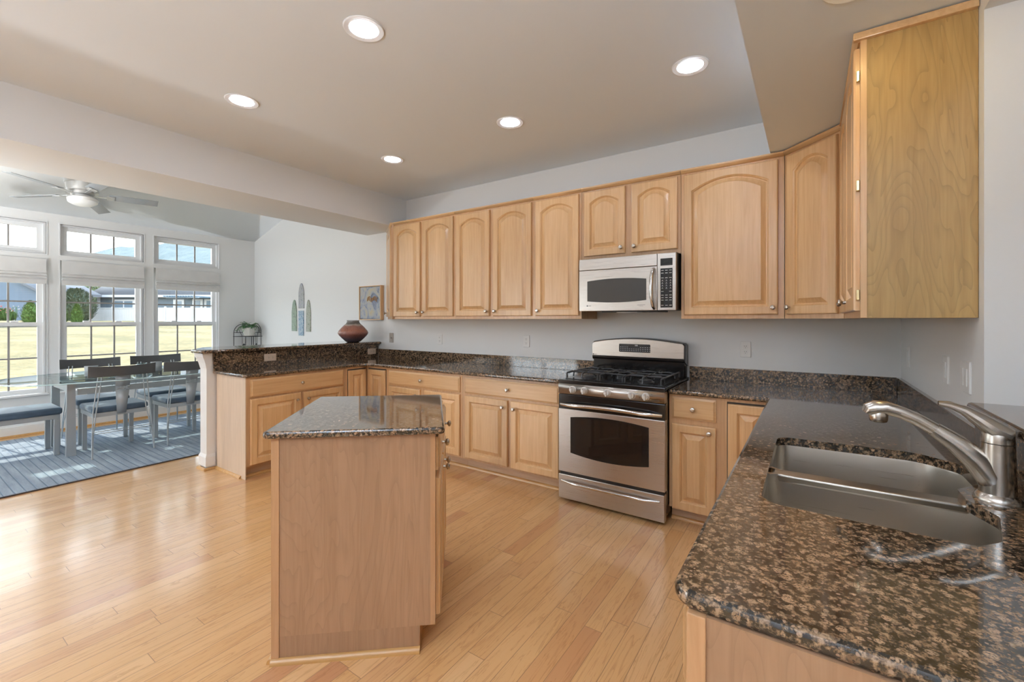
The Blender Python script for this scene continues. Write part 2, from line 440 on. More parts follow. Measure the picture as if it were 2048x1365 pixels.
# kitchen ceiling, dining vault, beam, soffit
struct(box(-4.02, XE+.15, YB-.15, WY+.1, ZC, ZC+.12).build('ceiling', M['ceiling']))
sl = .297; zl = 2.665
v = MB(); x0, x1 = XL-.15, -4.70
za, zb = zl+sl*(x0-XL), zl+sl*(x1-XL)
v.rings([[(x0, YB-.15, za), (x1, YB-.15, zb), (x1, YB-.15, zb+.12), (x0, YB-.15, za+.12)], [(x0, WY+.1, za), (x1, WY+.1, zb), (x1, WY+.1, zb+.12), (x0, WY+.1, za+.12)]])
struct(v.build('ceiling_dining', M['vault']))
struct(box(-4.745, -4.02, YB, WY, 2.458, 3.75).build('ceiling_beam', M['wall']))
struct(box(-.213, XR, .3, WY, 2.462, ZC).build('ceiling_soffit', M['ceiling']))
struct(box(XR, .60, .3, 2.08, 2.392, ZC).build('wall_header', M['wall']))
struct(box(XR, .60, 2.08, WY, 0, ZC).build('wall_right', M['wall']))
struct(box(XR, .60, .77, 2.08, 0, 1.06).build('wall_right_half', M['wall']))
# pony wall behind the peninsula, with post end trim
PX0, PX1, PY = -4.66, -4.53, 1.75
pw = MB(); pw.box(PX0, PX1, PY, WY, 0, 1.06)
struct(pw.build('wall_peninsula_half', M['trim']))
pt = MB()
pt.box(PX0-.012, PX1+.012, PY-.012, PY+.07, .03, .115, .003)
pt.rings([[(PX0-.012, PY-.012, .115), (PX1+.012, PY-.012, .115), (PX1+.012, PY+.07, .115), (PX0-.012, PY+.07, .115)], [(PX0-.001, PY-.001, .14), (PX1+.001, PY-.001, .14), (PX1+.001, PY+.07, .14), (PX0-.001, PY+.07, .14)]])
for k, (z, g) in enumerate([(.92, .002), (.94, .006), (.97, .012), (1.0, .022), (1.03, .034), (1.06, .038)]):
    if k: pt.rings([[(PX0-pg, PY-pg, pz), (PX1+pg*.4, PY-pg, pz), (PX1+pg*.4, PY+.04, pz), (PX0-pg, PY+.04, pz)], [(PX0-g, PY-g, z), (PX1+g*.4, PY-g, z), (PX1+g*.4, PY+.04, z), (PX0-g, PY+.04, z)]])
    pz, pg = z, g
struct(pt.build('trim_1', M['trim']))
def shoe(name, p0, p1, h=.022, d=.018, m='oak', z=0.0):
    """quarter-round moulding from p0 to p1; the room is on the left of p0->p1"""
    a, b = Vector((*p0, 0)), Vector((*p1, 0)); t = (b-a).normalized(); n = Vector((-t.y, t.x, 0))
    prof = [(0, 0)] + [(d*math.cos(q*PI/12), h*math.sin(q*PI/12)) for q in range(7)]
    return MB().rings([[tuple(p+n*u+Vector((0, 0, w+z))) for u, w in prof] for p in (a, b)])
struct(shoe('s', (PX0-.03, PY-.012), (PX1+.03, PY-.012)).rings and shoe('s', (PX1+.012, PY-.012), (PX0-.012, PY-.012)).build('trim_2', M['oak']))
struct(shoe('s', (PX1+.012, PY+.07), (PX1+.012, PY-.03)).build('trim_3', M['oak']))
# baseboards
def baseboard(name, x0, x1, y0, y1): return struct(box(x0, x1, y0, y1, 0, .12, .004).build(name, M['trim']))
baseboard('baseboard_left', XL, XL+.014, YB, WY)
baseboard('baseboard_back', XL+.014, PX0, WY-.014, WY)
struct(shoe('s', (XL+.014, WY), (XL+.014, YB)).build('baseboard_left_shoe', M['oak']))
struct(shoe('s', (PX0, WY-.014), (XL, WY-.014)).build('baseboard_back_shoe', M['oak']))

# ------------------------------------------------------------------ windows
def frame_rect(mb, x0, x1, y0, y1, z0, z1, t):
    mb.box(x0, x1, y0, y0+t, z0, z1); mb.box(x0, x1, y1-t, y1, z0, z1); mb.box(x0, x1, y0+t, y1-t, z0, z0+t); mb.box(x0, x1, y0+t, y1-t, z1-t, z1)
def window(i, y):
    w = struct(thing('window_%d' % i, '', 'window', (XL, y, 0))); del w['label']; del w['category']
    f = MB(); frame_rect(f, -.145, -.02, 0, WIN_W, zs, zt, .022); frame_rect(f, -.145, -.02, 0, WIN_W, zu, zv, .022)
    # raised casing beads on the room side
    for (a, b) in ((zs, zt), (zu, zv)): frame_rect(f, -.02, .006, -.012, WIN_W+.012, a-.012, b+.012, .012)
    f.build('window_frame', M['vinyl'], w)
    st = MB(); st.box(-.02, .035, -.02, WIN_W+.02, zs-.012, zs+.012, .004); st.build('window_sill', M['trim'], w)
    L, R = .030, WIN_W-.10; L = .022
    up = MB(); frame_rect(up, -.11, -.075, L, WIN_W-.022, 1.275, zt-.02, .045); up.build('upper_sash', M['vinyl'], w)
    lo = MB(); frame_rect(lo, -.075, -.04, L, WIN_W-.022, zs+.02, 1.335, .045); lo.build('lower_sash', M['vinyl'], w)
    tr = MB(); frame_rect(tr, -.10, -.06, L, WIN_W-.022, zu+.02, zv-.02, .05); tr.build('transom_sash', M['vinyl'], w)
    ya, yb = L+.045, WIN_W-.022-.045; wd = (yb-ya)/3
    for nm, xa, z0, z1, hz in (('upper', -.093, 1.32, zt-.065, [1.585, 1.83]), ('lower', -.058, zs+.065, 1.29, [.905]), ('transom', -.08, zu+.07, zv-.07, [])):
        g = MB()
        for k in (1, 2): g.box(xa-.006, xa+.006, ya+wd*k-.009, ya+wd*k+.009, z0, z1)
        for h in hz: g.box(xa-.0055, xa+.0055, ya, yb, h-.009, h+.009)
        g.build('grille', M['muntin'], w)
        p = MB(); p.box(xa-.002, xa+.002, ya, yb, z0, z1); p.build('pane', M['pane'], w)
    lk = MB()
    for yy in (.25, .57): lk.box(-.085, -.045, yy-.03, yy+.03, 1.335, 1.352, .004)
    lk.build('sash_lock', M['vinyl'], w)
for i, y in enumerate(wins): window(i+1, y)
def rear_window(i, a, b, c, d, axis='y'):
    w = struct(thing('window_%d' % i, '', 'window', (0, 0, 0))); del w['label']; del w['category']
    f = MB(); g = MB(); p = MB(); n = 3
    def bx(mb, u0, u1, w0, w1, z0, z1):
        if axis == 'y': mb.box(u0, u1, YB-w1, YB-w0, z0, z1)
        else: mb.box(XE+w0, XE+w1, u0, u1, z0, z1)
    for (u0, u1, z0, z1) in ((a, a+.06, c, d), (b-.06, b, c, d), (a+.06, b-.06, c, c+.06), (a+.06, b-.06, d-.06, d), ((a+b)/2-.04, (a+b)/2+.04, c+.06, d-.06)): bx(f, u0, u1, .03, .13, z0, z1)
    f.build('window_frame', M['vinyl'], w)
    for k in range(1, 6):
        if k != 3: bx(g, a+(b-a)*k/6-.01, a+(b-a)*k/6+.01, .075, .09, c+.06, d-.06)
    for k in range(1, 4): bx(g, a+.06, b-.06, .077, .088, c+(d-c)*k/4-.01, c+(d-c)*k/4+.01)
    g.build('grille', M['vinyl'], w)
    bx(p, a+.06, b-.06, .08, .085, c+.06, d-.06); p.build('pane', M['pane'], w)
for i, o_ in enumerate(op): rear_window(5+i, *o_)

# roman shades (three in view + the one just outside on the left)
def shade(y, label):
    t = thing('roman_shade', label, 'window shade', (XL+.012, y, 0), 0, 'roman shades on the lower windows')
    w = WIN_W
    m = MB(); m.box(0, .026, .012, w-.012, 2.05, 2.096, .004); m.build('headrail', M['rshade'], t)
    f = MB()
    prof = [(.034, 2.098), (.034, 1.95), (.048, 1.932), (.034, 1.922), (.060, 1.900), (.038, 1.888), (.070, 1.866), (.044, 1.852), (.042, 1.845), (.042, 1.80), (.034, 1.80), (.032, 1.845), (.028, 1.86), (.028, 2.098)]
    f.rings([[(x, yy, z) for x, z in prof] for yy in (.006, w-.006)]); f.build('folded_fabric', M['rshade'], t, sharp=50)
    b = MB(); b.box(.012, .040, .01, w-.01, 1.795, 1.812, .003); b.build('bottom_bar', M['trim'], t)
shade(wins[1], 'white roman shade on the window cut by the left edge of the photo')
shade(wins[2], 'white roman shade on the middle visible window, beside the ceiling fan')
shade(wins[3], 'white roman shade on the window nearest the plant stand in the corner')

# ------------------------------------------------------------------ cabinetry
def door_mesh(w, h, arch=0.0, t=.021, s=.057, K=12):
    def ring(ins, y, ar):
        x0, x1, z0 = ins, w-ins, ins
        r = [(x0, y, z0), (x1, y, z0)]
        for k in range(K+1):
            f = 1-k/K; x = x0+(x1-x0)*f
            r.append((x, y, h-ins-ar*(2*f-1)**2))
        return r
    m = MB(); a = arch
    m.rings([ring(0, 0, 0), ring(0, -t*.62, 0), ring(.003, -t*.9, 0), ring(.008, -t, 0), ring(s-.005, -t, a), ring(s-.002, -t*.78, a), ring(s+.002, -t*.66, a), ring(s+.006, -t*.25, a), ring(s+.011, -t*.25, a*.98), ring(s+.038, -t*.82, a*.92), ring(s+.040, -t*.95, a*.92)])
    return m
def drawer_mesh(w, h, t=.02):
    def ring(i, y): return [(i, y, i), (w-i, y, i), (w-i, y, h-i), (i, y, h-i)]
    return MB().rings([ring(0, 0), ring(0, -t*.55), ring(.004, -t*.62), ring(.014, -t)])
KN = [(.0075, 0), (.006, .004), (.0055, .012), (.010, .016), (.0155, .020), (.0165, .025), (.014, .030), (.007, .033)]
def knob(parent, x, z): return MB().lathe(KN, (x, -.02, z), '-Y', 16).build('knob', M['nickel'], parent)
def front(c, kind, x0, x1, z0, z1, kx=None, kz=None, arch=0.0, y=0.0, mm=None):
    w, h = x1-x0, z1-z0
    if kind == 'drawer':
        o = drawer_mesh(w, h).build('drawer', mm or M['maple_h'], c, (x0, y, z0))
        kx, kz = (w/2, h/2) if kx is None else (kx, kz)
    else:
        o = door_mesh(w, h, arch, s=min(.057, w*.22)).build('door', mm or M['maple'], c, (x0, y, z0))
        if kx is not None: kx, kz = kx, kz
    if kx is not None: knob(o, kx, kz)
    return o
def rails(mb, w, z0, z1, y0=0.0, y1=.019): mb.box(0, w, y0, y1, z0, z1)

ZB = .87
def base_unit(label, loc, rz, w, fronts, depth=.59, end=None, group='lower kitchen cabinets', open_top=False, toe=(0, None)):
    c = thing('base_cabinet', label, 'cabinet', loc, rz, group)
    b = MB()
    if open_top:
        b.box(0, .018, .02, depth, .105, ZB); b.box(w-.018, w, .02, depth, .105, ZB); b.box(.018, w-.018, .02, depth, .105, .125); b.box(.018, w-.018, depth-.012, depth, .125, ZB)
    else: b.box(0, w, .02, depth, .105, ZB)
    b.build('carcass', M['maple_side'], c)
    f = MB(); f.box(0, w, 0, .02, .105, ZB) if not open_top else frame_front(f, w)
    f.build('face_frame', M['maple_frame'], c)
    t1 = toe[1] if toe[1] is not None else w
    MB().box(toe[0], t1, .075, depth, 0, .105).build('toe_kick', M['maple_toe'], c)
    shoe('s', (t1, .075), (toe[0], .075)).build('shoe_moulding', M['oak'], c)
    for fr in fronts: front(c, *fr)
    return c
def frame_front(f, w):
    f.box(0, .04, 0, .02, .105, ZB); f.box(w-.04, w, 0, .02, .105, ZB); f.box(.04, w-.04, 0, .02, .105, .14); f.box(.04, w-.04, 0, .02, ZB-.04, ZB); f.box(.04, w-.04, 0, .02, .67, .71); f.box(w/2-.02, w/2+.02, 0, .02, .14, .67)
FY = 3.06
# back run, left of the range
base_unit('maple base cabinet left of the range, third from the peninsula corner end', (-2.61, FY, 0), 0, 1.005,
          [('drawer', .031, .991, .703, .845), ('door', .037, .503, .123, .683, .425, .50), ('door', .536, .991, .120, .683, .04, .50)])
bpy.data.objects['base_cabinet']['label'] = 'maple base cabinet with one wide drawer over two doors, directly left of the range'
base_unit('maple base cabinet on the back wall half hidden by the island', (-3.62, FY, 0), 0, 1.008,
          [('drawer', .022, .982, .703, .843), ('door', .022, .474, .123, .683, .414, .50), ('door', .535, .983, .123, .683, .04, .50)])
# peninsula unit, faces +X
PF = -3.97
base_unit('maple peninsula cabinet at the open end beside the white post, drawer over two doors', (PF, 1.83, 0), PI/2, .97,
          [('drawer', .03, .935, .70, .850), ('door', .03, .478, .118, .683, .408, .50), ('door', .503, .935, .118, .683, .04, .50)], depth=.555)
pen = bpy.data.objects['base_cabinet.002']
MB().box(-.006, 0, 0, .54, .0, ZB).build('end_panel', wood('window_lit_maple_end_panel', (.66, .53, .41), (.58, .46, .35), 'Z', .4, fig=.12), pen)  # window light on this end is put into its paler maple colour
shoe('s', (-.006, .075), (-.006, .555)).build('shoe_moulding', M['oak'], pen)
# inside corner left
def corner_unit(label, poly, doors, toes):
    c = thing('corner_cabinet', label, 'cabinet', (poly[0][0], poly[0][1], 0), 0, 'lower kitchen cabinets')
    px, py = poly[0]; q = [(x-px, y-py) for x, y in poly]
    MB().prism(q, .105, ZB).build('carcass', M['maple_frame'], c)
    for (x, y, r, w, k) in doors:
        g = box(-.006, w+.006, -.0015, .0005, .117, .848).build('door_gap_shade', M['dark_void'], c, (x-px, y-py, 0), (0, 0, r))  # thin dark sheet, painted as the shade in the gap around the door
        o = door_mesh(w, .715, 0, s=min(.057, w*.25)).build('door', M['maple'], c, (x-px, y-py, .122), (0, 0, r))
        if k: knob(o, k, .62)
    for (p0, p1) in toes:
        a, b = Vector(p0)-Vector((px, py)), Vector(p1)-Vector((px, py)); d = (b-a).normalized(); n = Vector((-d.y, d.x))
        MB().prism([tuple(a), tuple(b), tuple(b-n*.3), tuple(a-n*.3)], 0, .105).build('toe_kick', M['maple_toe'], c)
        shoe('s', tuple(a), tuple(b)).build('shoe_moulding', M['oak'], c)
    return c
corner_unit('maple corner cabinet with two narrow doors meeting in the inside corner behind the island',
            [(-3.97, 2.80), (-3.97, 3.06), (-3.62, 3.06), (-3.62, 3.645), (-4.51, 3.645), (-4.51, 2.80)],
            [(-3.97, 2.825, PI/2, .215, None), (-3.95+.02, 3.06, 0, .275, None)], [((-4.045, 3.135), (-4.045, 2.80)), ((-3.62, 3.135), (-4.045, 3.135))])
# right of the range
base_unit('narrow maple base cabinet right of the range, one drawer over one door', (-.785, FY, 0), 0, .345,
          [('drawer', .022, .292, .707, .85), ('door', .02, .292, .10, .673, .235, .535)])
corner_unit('maple corner cabinet behind the sink counter, its door half hidden by the granite',
            [(-.44, 3.06), (-.17, 3.06), (-.17, 2.78), (.455, 2.78), (.455, 3.645), (-.44, 3.645)],
            [(-.425, 3.06, 0, .235, None)], [((-.095, 3.135), (-.44, 3.135))])
sinkcab = base_unit('long maple sink cabinet under the granite peninsula in the right foreground', (-.172, 2.78, 0), -PI/2, 1.98,
          [('drawer', .03, .97, .70, .85), ('drawer', 1.01, 1.95, .70, .85), ('door', .03, .485, .12, .683, .41, .5), ('door', .515, .97, .12, .683, .04, .5), ('door', 1.01, 1.465, .12, .683, .41, .5), ('door', 1.495, 1.95, .12, .683, .04, .5)], depth=.625, open_top=True)
ep = MB(); ep.box(1.98, 1.994, .03, .625, .0, ZB); ep.build('end_panel', M['maple_brown_shaded'], sinkcab)
MB().box(1.98, 1.999, 0, .03, .0, ZB, .002).build('corner_stile', M['stile'], sinkcab)
shoe('s', (1.994, .625), (1.994, .0)).build('shoe_moulding', M['oak'], sinkcab)

# upper cabinets
UY, Z0, Z1 = 3.35, 1.372, 2.432
def upper_unit(label, loc, rz, w, fronts, depth=.318, z0=Z0, cls='wall_cabinet', poly=None, crown=True):
    c = thing(cls, label, 'cabinet', loc, rz, 'upper kitchen cabinets')
    b = MB()
    if poly: b.prism(poly, z0, Z1)
    else: b.box(0, w, .02, depth, z0, Z1)
    b.build('carcass', M['maple_side'], c)
    f = MB(); f.box(0.0005, w-.0005, 0, .0195, z0, Z1); f.build('face_frame', M['maple_frame'], c)
    if crown:
        m = MB(); m.rings([[(a, y, z) for y, z in ((.015, Z1-.006), (-.006, Z1-.006), (-.012, Z1+.006), (-.022, Z1+.012), (-.022, Z1+.022), (.015, Z1+.022))] for a in (-.0, w)])
        m.build('top_moulding', M['maple_h'], c)
    for fr in fronts: front(c, *fr)
    return c
DT, DB = 2.412, 1.400
dh = DT-DB
def ud(x0, x1, side, arch=.055, z0=DB):
    w = x1-x0; kx = {'L': .028, 'R': w-.028}[side]
    return ('door', x0, x1, z0, DT, kx, .045, arch)
upper_unit('tall maple wall cabinet with two arched doors, leftmost on the back wall', (-3.885, UY, 0), 0, .93, [ud(.026, .443, 'R'), ud(.478, .909, 'L')])
upper_unit('tall maple wall cabinet with two arched doors, second from the left end', (-2.955, UY, 0), 0, .925, [ud(.019, .439, 'R'), ud(.482, .906, 'L')])
upper_unit('tall single-door maple wall cabinet directly left of the microwave', (-2.03, UY, 0), 0, .463, [ud(.024, .442, 'L')])
upper_unit('short maple wall cabinet with two small arched doors above the microwave', (-1.565, UY, 0), 0, .788, [ud(.025, .374, 'R', .045, 1.886), ud(.423, .767, 'L', .045, 1.886)], z0=1.852)
upper_unit('maple wall cabinet with one very wide arched door, right of the microwave', (-.775, UY, 0), 0, .641, [ud(.022, .606, 'R', .07)])
dg = math.hypot(.291, .29)
upper_unit('diagonal maple corner wall cabinet with one arched door', (-.131, UY, 0), -PI/4, dg, [ud(.03, dg-.03, 'L')],
           poly=[(0, .02), (dg, .02), (dg+.213, .235), (dg/2, .235+.213+.20), (-.213, .235)], cls='corner_wall_cabinet')
rc = upper_unit('maple wall cabinet with a broad plain end panel at the right of the photo', (.161, 3.06, 0), -PI/2, .923, [ud(.03, .445, 'R'), ud(.475, .905, 'L')])
e_ = MB(); e_.box(.923, .927, .02, .316, Z0, Z1); e_.build('end_panel', wood('lamplit_maple_end_panel', (.46, .305, .115), (.38, .235, .08), 'Z', .42, fig=.5), rc)  # golden glow of the sink light is put into this panel's colour
MB().box(.923, .930, 0, .02, Z0, Z1, .001).build('end_stile', M['maple'], rc)
m = MB(); m.box(.923, .945, -.022, .316, Z1-.004, Z1+.024, .003); m.build('end_moulding', M['maple_h'], rc)
for z in (1.46, 1.88, 2.30): MB().box(.905, .922, -.012, -.001, z-.02, z+.02, .002).build('hinge', M['brass'], rc)
ang = math.atan2(-.32, .45)
wl_ = math.hypot(.45, .30)
upper_unit('narrow angled maple wall cabinet at the far left end, its door seen edge-on', (-4.325, 3.648, 0), ang, wl_+.012, [ud(.02, wl_-.03, 'L')], poly=[(0.0, .001), (wl_, .001), (wl_-.0, .02), (wl_-.03, .25)] if False else [(.02, .02), (wl_, .02), (wl_-.165, .262)], cls='corner_wall_cabinet')

# ------------------------------------------------------------------ countertops
T0, T1 = .87, .90
ct = thing('granite_countertop', 'brown granite L-shaped countertop on the left run and peninsula', 'countertop', (0, 0, 0))
pl = round_poly([(-4.528, 1.80), (-3.945, 1.80), (-3.945, 3.02), (-1.578, 3.02), (-1.578, 3.668), (-4.528, 3.668)], [0, .035, .10, .004, 0, 0])
slab(MB(), pl, T0, T1).build('slab', M['granite'], ct)
b = MB(); b.box(-4.505, -1.578, 3.648, 3.669, T1, 1.0, .002); b.build('backsplash', M['granite'], ct)
b = MB(); b.box(-4.529, -4.507, 1.80, 3.648, T1, 1.0597); b.build('raised_backsplash', M['granite'], ct)
bt = MB(); slab(bt, round_poly([(-4.475, 1.69), (-4.475, 3.668), (-5.03, 3.668), (-5.03, 1.90), (-4.71, 1.69)], [.02, 0, 0, .04, .05]), 1.06, 1.09)
tag(bt.build('bar_top', M['granite']), 'raised brown granite bar top on the peninsula with the round vase on it', 'countertop')
# sink cut-out (two D-shaped bowls with a tongue for the faucet)
def sink_loop(ins=0.0):
    pts = [(-.106, 1.290), (-.104, 2.045), (.31, 2.06), (.402, 1.975), (.402, 1.772), (.336, 1.685), (.336, 1.60), (.372, 1.50), (.335, 1.335), (.285, 1.28)]
    return round_poly(pts, [.06, .05, .10, .06, .05, .03, .03, .05, .05, .04], 10)
sl_ = sink_loop()
# orientation -> counter-clockwise
def area2(p): return sum(p[i-1][0]*p[i][1]-p[i][0]*p[i-1][1] for i in range(len(p)))
if area2(sl_) < 0: sl_ = sl_[::-1]
cr_ = thing('granite_countertop', 'brown granite L-shaped countertop holding the sink, right foreground', 'countertop', (0, 0, 0))
pr = round_poly([(-.203, .788), (.478, .788), (.478, 3.668), (-.782, 3.668), (-.782, 3.02), (-.203, 3.02)], [.045, 0, 0, 0, .004, .02])
slab(MB(), pr, T0, T1, .010, sl_).build('slab', M['granite'], cr_)
b = MB(); b.box(-.782, .456, 3.648, 3.669, T1, 1.0, .002); b.build('backsplash', M['granite'], cr_)
b = MB(); b.box(.457, .4785, 2.08, 3.648, T1, 1.0, .002); b.box(.457, .4785, .79, 2.08, T1, 1.0597); b.build('side_backsplash', M['granite'], cr_)
bt = MB(); slab(bt, round_poly([(.436, .72), (.90, .72), (.90, 2.078), (.436, 2.078)], [.03, .03, 0, .01]), 1.06, 1.09)
tag(bt.build('bar_top', M['granite']), 'raised brown granite bar top behind the faucet at the right edge', 'countertop')

# sink
sk = thing('kitchen_sink', 'stainless undermount sink with two D-shaped bowls', 'sink', (0, 0, 0))
def bowl(y0, y1, flip):
    x0, x1 = -.112, .412
    if not flip: poly = [(x0, y0), (.29, y0), (x1-.03, y0+.16), (x1-.03, y1), (x0, y1)]; rr = [.06, .12, .10, .05, .05]
    else: poly = [(x0, y0), (x1, y0), (x1, y1-.10), (x1-.07, y1), (x0, y1)]; rr = [.05, .06, .08, .08, .05]
    lp = round_poly(poly, rr, 12)
    m = MB(); R = []
    for d, z in ((-.012, .8695), (0, .8690), (.002, .862), (.006, .72), (.014, .695), (.034, .682), (.06, .678)): R.append([(x, y, z) for x, y in offset_poly(lp, d)])
    m.rings(R, False, True); return m
bowl(1.272, 1.655, False).build('bowl', M['sinksteel'], sk)
bowl(1.700, 2.068, True).build('bowl', M['sinksteel'], sk)
MB().box(-.10, .375, 1.648, 1.708, .845, .8692, .006).build('divider', M['sinksteel'], sk)
for yy in (1.46, 1.88): MB().lathe([(.045, .676), (.045, .681), (.036, .682), (.03, .679), (.0, .679)], (.14, yy, 0), 'Z', 20, True, False).build('drain', M['chrome'], sk)

# faucet (all in the plane y = 1.645)
FX, FYY = .403, 1.643
fa = thing('kitchen_faucet', 'brushed nickel pull-out faucet with a lever handle on top', 'faucet', (FX, FYY, T1))
MB().lathe([(.046, 0), (.046, .004), (.042, .012), (.036, .018)], seg=28).build('base_flange', M['nickel'], fa)
body = MB(); body.lathe([(.035, .016), (.0345, .03), (.033, .08), (.032, .12), (.0315, .146)], seg=28)
body.build('body', M['nickel'], fa)
sp = MB()
P = [(.004, 0, .030), (-.015, 0, .062), (-.040, 0, .098), (-.078, 0, .135), (-.12, 0, .166)]
sp.tube(P, [.031, .033, .030, .0245, .0195], 18, 1.0)
sp.build('neck', M['nickel'], fa)
s2 = MB(); P2 = [(-.118, 0, .1645), (-.155, 0, .188), (-.19, 0, .204), (-.22, 0, .212), (-.243, 0, .210), (-.257, 0, .203), (-.263, 0, .193)]
s2.tube(P2, [.0175, .0172, .0175, .020, .0225, .0215, .015], 18, 1.05)
s2.lathe([(.0195, 0), (.0215, .006), (.0225, .020), (.018, .032)], (-.238, 0, .172), 'Z', 20)
s2.build('spray_head', M['nickel'], fa)
MB().lathe([(.016, 0), (.016, .002)], (-.238, 0, .1705), 'Z', 18).build('aerator', M['blackm'], fa)
hd = MB(); hd.lathe([(.0315, .148), (.0315, .150), (.030, .172), (.023, .190), (.004, .194)], seg=28)
hd.tube([(.02, 0, .168), (-.008, 0, .182), (-.035, 0, .205), (-.062, 0, .225), (-.09, 0, .236), (-.112, 0, .238)], [.020, .024, .0185, .013, .0095, .0065], 14, 1.4)
hd.build('lever_handle', M['nickel'], fa)

# ------------------------------------------------------------------ island
IA, IB, IC, ID = [Vector(p) for p in ((-1.772, .872), (-2.325, 1.470), (-1.797, 1.915), (-1.235, 1.335))]
ang = math.atan2(ID.y-IA.y, ID.x-IA.x)
isl = thing('kitchen_island', 'small maple kitchen island with angled granite top, standing alone on the floor', 'island', (IA.x, IA.y, 0), ang)
def loc(p): d = Vector(p)-IA; return (d.x*math.cos(ang)+d.y*math.sin(ang), -d.x*math.sin(ang)+d.y*math.cos(ang))
LA, LB, LC, LDd = [loc(p) for p in (IA, IB, IC, ID)]
top = round_poly([LA, LDd, LC, LB], .02)
slab(MB(), top, .895, .925, .010).build('granite_top', M['granite'], isl)
wI = LDd[0]; dI = min(LB[1], LC[1])
bx0, bx1 = .032, wI-.040
# body: the near end panel faces the camera; the doors face local +x
MB().box(bx0, bx1-.02, .030, dI-.03, .105, .895).build('carcass', M['maple_side'], isl)
MB().box(bx0, bx1-.062, .030, dI-.03, 0, .105).build('toe_kick', M['maple_side'], isl)
MB().box(bx0+.002, bx1-.02, .024, .030, .105, .895).build('end_panel', M['maple_brown_shaded'], isl)
MB().box(bx0+.002, bx1-.064, .0245, .030, 0, .105).build('end_panel_foot', M['maple_brown_shaded'], isl)
MB().box(bx0-.004, bx0+.026, .020, .034, 0, .895, .001).build('corner_stile', M['stile'], isl)
MB().box(bx1-.02, bx1, .024, dI-.03, .105, .895).build('face_frame', M['stile'], isl)
shoe('s', (bx1-.062, .024), (bx0-.004, .024)).build('shoe_moulding', M['oak'], isl)
shoe('s', (bx0-.004, .020), (bx0-.004, dI-.03)).build('shoe_moulding', M['oak'], isl)
fw = dI-.03-.024
def ifr(kind, a, b, z0, z1, kx=None, kz=None):
    w, h = b-a, z1-z0
    o = (drawer_mesh(w, h) if kind == 'drawer' else door_mesh(w, h, 0)).build(kind, M['maple_h'] if kind == 'drawer' else M['maple'], isl, (bx1, .024+a, z0), (0, 0, PI/2))
    knob(o, w/2 if kx is None else kx, h/2 if kz is None else kz)
ifr('drawer', .025, fw/2-.012, .735, .875); ifr('drawer', fw/2+.012, fw-.025, .735, .875)
ifr('door', .025, fw/2-.012, .13, .70, fw/2-.037-.04, .52); ifr('door', fw/2+.012, fw-.025, .13, .70, .04, .52)

# ------------------------------------------------------------------ range
RX, RY, RW = -1.572, 2.96, .786
rg = thing('gas_range', 'stainless and black freestanding gas range', 'stove', (RX, RY, 0))
MB().box(.004, RW-.004, .045, .69, .05, .885, .003).build('body', M['black'], rg)
ctp = MB(); ctp.box(0, RW, .0, .69, .885, .915, .004)
ctp.box(.03, RW-.03, .05, .565, .915, .919, .001); ctp.build('cooktop', M['black'], rg)
kp = MB(); kp.rings([[(0, a, b), (RW, a, b), (RW, c, d), (0, c, d)] for a, b, c, d in ((.045, .812, .045, .886), (-.010, .812, -.0085, .886))]); kp.build('control_strip', M['steel'], rg)
od = MB(); od.box(0, RW, -.006, .045, .226, .697, .003); od.build('oven_door', M['steel'], rg); odr = bpy.data.objects['oven_door']
MB().box(0, RW, -.004, .045, .6975, .806, .003).build('door_top_band', M['black'], odr)
def arch_panel(x0, x1, zb, zt, ab, at, y0, y1, K=14):
    r = [(x0+(x1-x0)*k/K, zb-ab*(1-(2*k/K-1)**2)) for k in range(K+1)]+[(x1-(x1-x0)*k/K, zt+at*(1-(2*k/K-1)**2)) for k in range(K+1)]
    return MB().rings([[(x, y, z) for x, z in r] for y in (y0, y1)])
arch_panel(.100, .681, .376, .640, .026, .022, -.006, -.0085).build('window_surround', M['black'], odr)
arch_panel(.145, .635, .396, .628, .022, .018, -.0085, -.0095).build('oven_window', M['ovenglass'], odr)
def bow_handle(x0, x1, z, dep, rise, r, K=16, y=-.006):
    p = []
    for k in range(K+1):
        f = k/K; q = math.sin(PI*f)
        p.append((x0+(x1-x0)*f, y-dep*min(1, q*2.2), z+rise*q))
    m = MB().tube(p, [r*(.8+.2*min(1, 3*math.sin(PI*k/K))) for k in range(K+1)], 12); return m
bow_handle(.02, .766, .730, .046, .012, .0145).build('oven_handle', M['chrome'], odr)
dr = box(0, RW-.004, -.006, .045, .024, .204, .004).build('storage_drawer', M['steel'], rg)
bow_handle(.025, .752, .158, .030, -.004, .010).build('drawer_handle', M['chrome'], dr)
MB().box(.01, RW-.01, .0, .05, .204, .226).build('drawer_gap', M['blackm'], rg)
for k, x in enumerate((.120, .213, .389, .566, .661)):
    kb = MB(); kb.lathe([(.027, 0), (.027, .004), (.023, .006), (.021, .022), (.018, .026)], (x, -.008, .848), '-Y', 24)
    kb.box(x-.0055, x+.0055, -.046, -.030, .826, .870, .002)
    o = kb.build('control_knob', M['knobw'], rg)
    MB().box(x-.0012, x+.0012, -.0475, -.045, .856, .869).build('pointer', M['mark'], o)
mk = MB()
for x in (.09, .15, .245, .36, .42, .53, .60, .695):
    mk.box(x, x+.012, -.0125, -.0105, .868, .8695)
for z in (.829, .824): mk.box(.70, .752, -.0130, -.0118, z, z+.0018)
for z in (.834, .840): mk.box(.617, .622, -.0125, -.011, z, z+.002)
mk.build('printed_marks', M['mark'], rg)
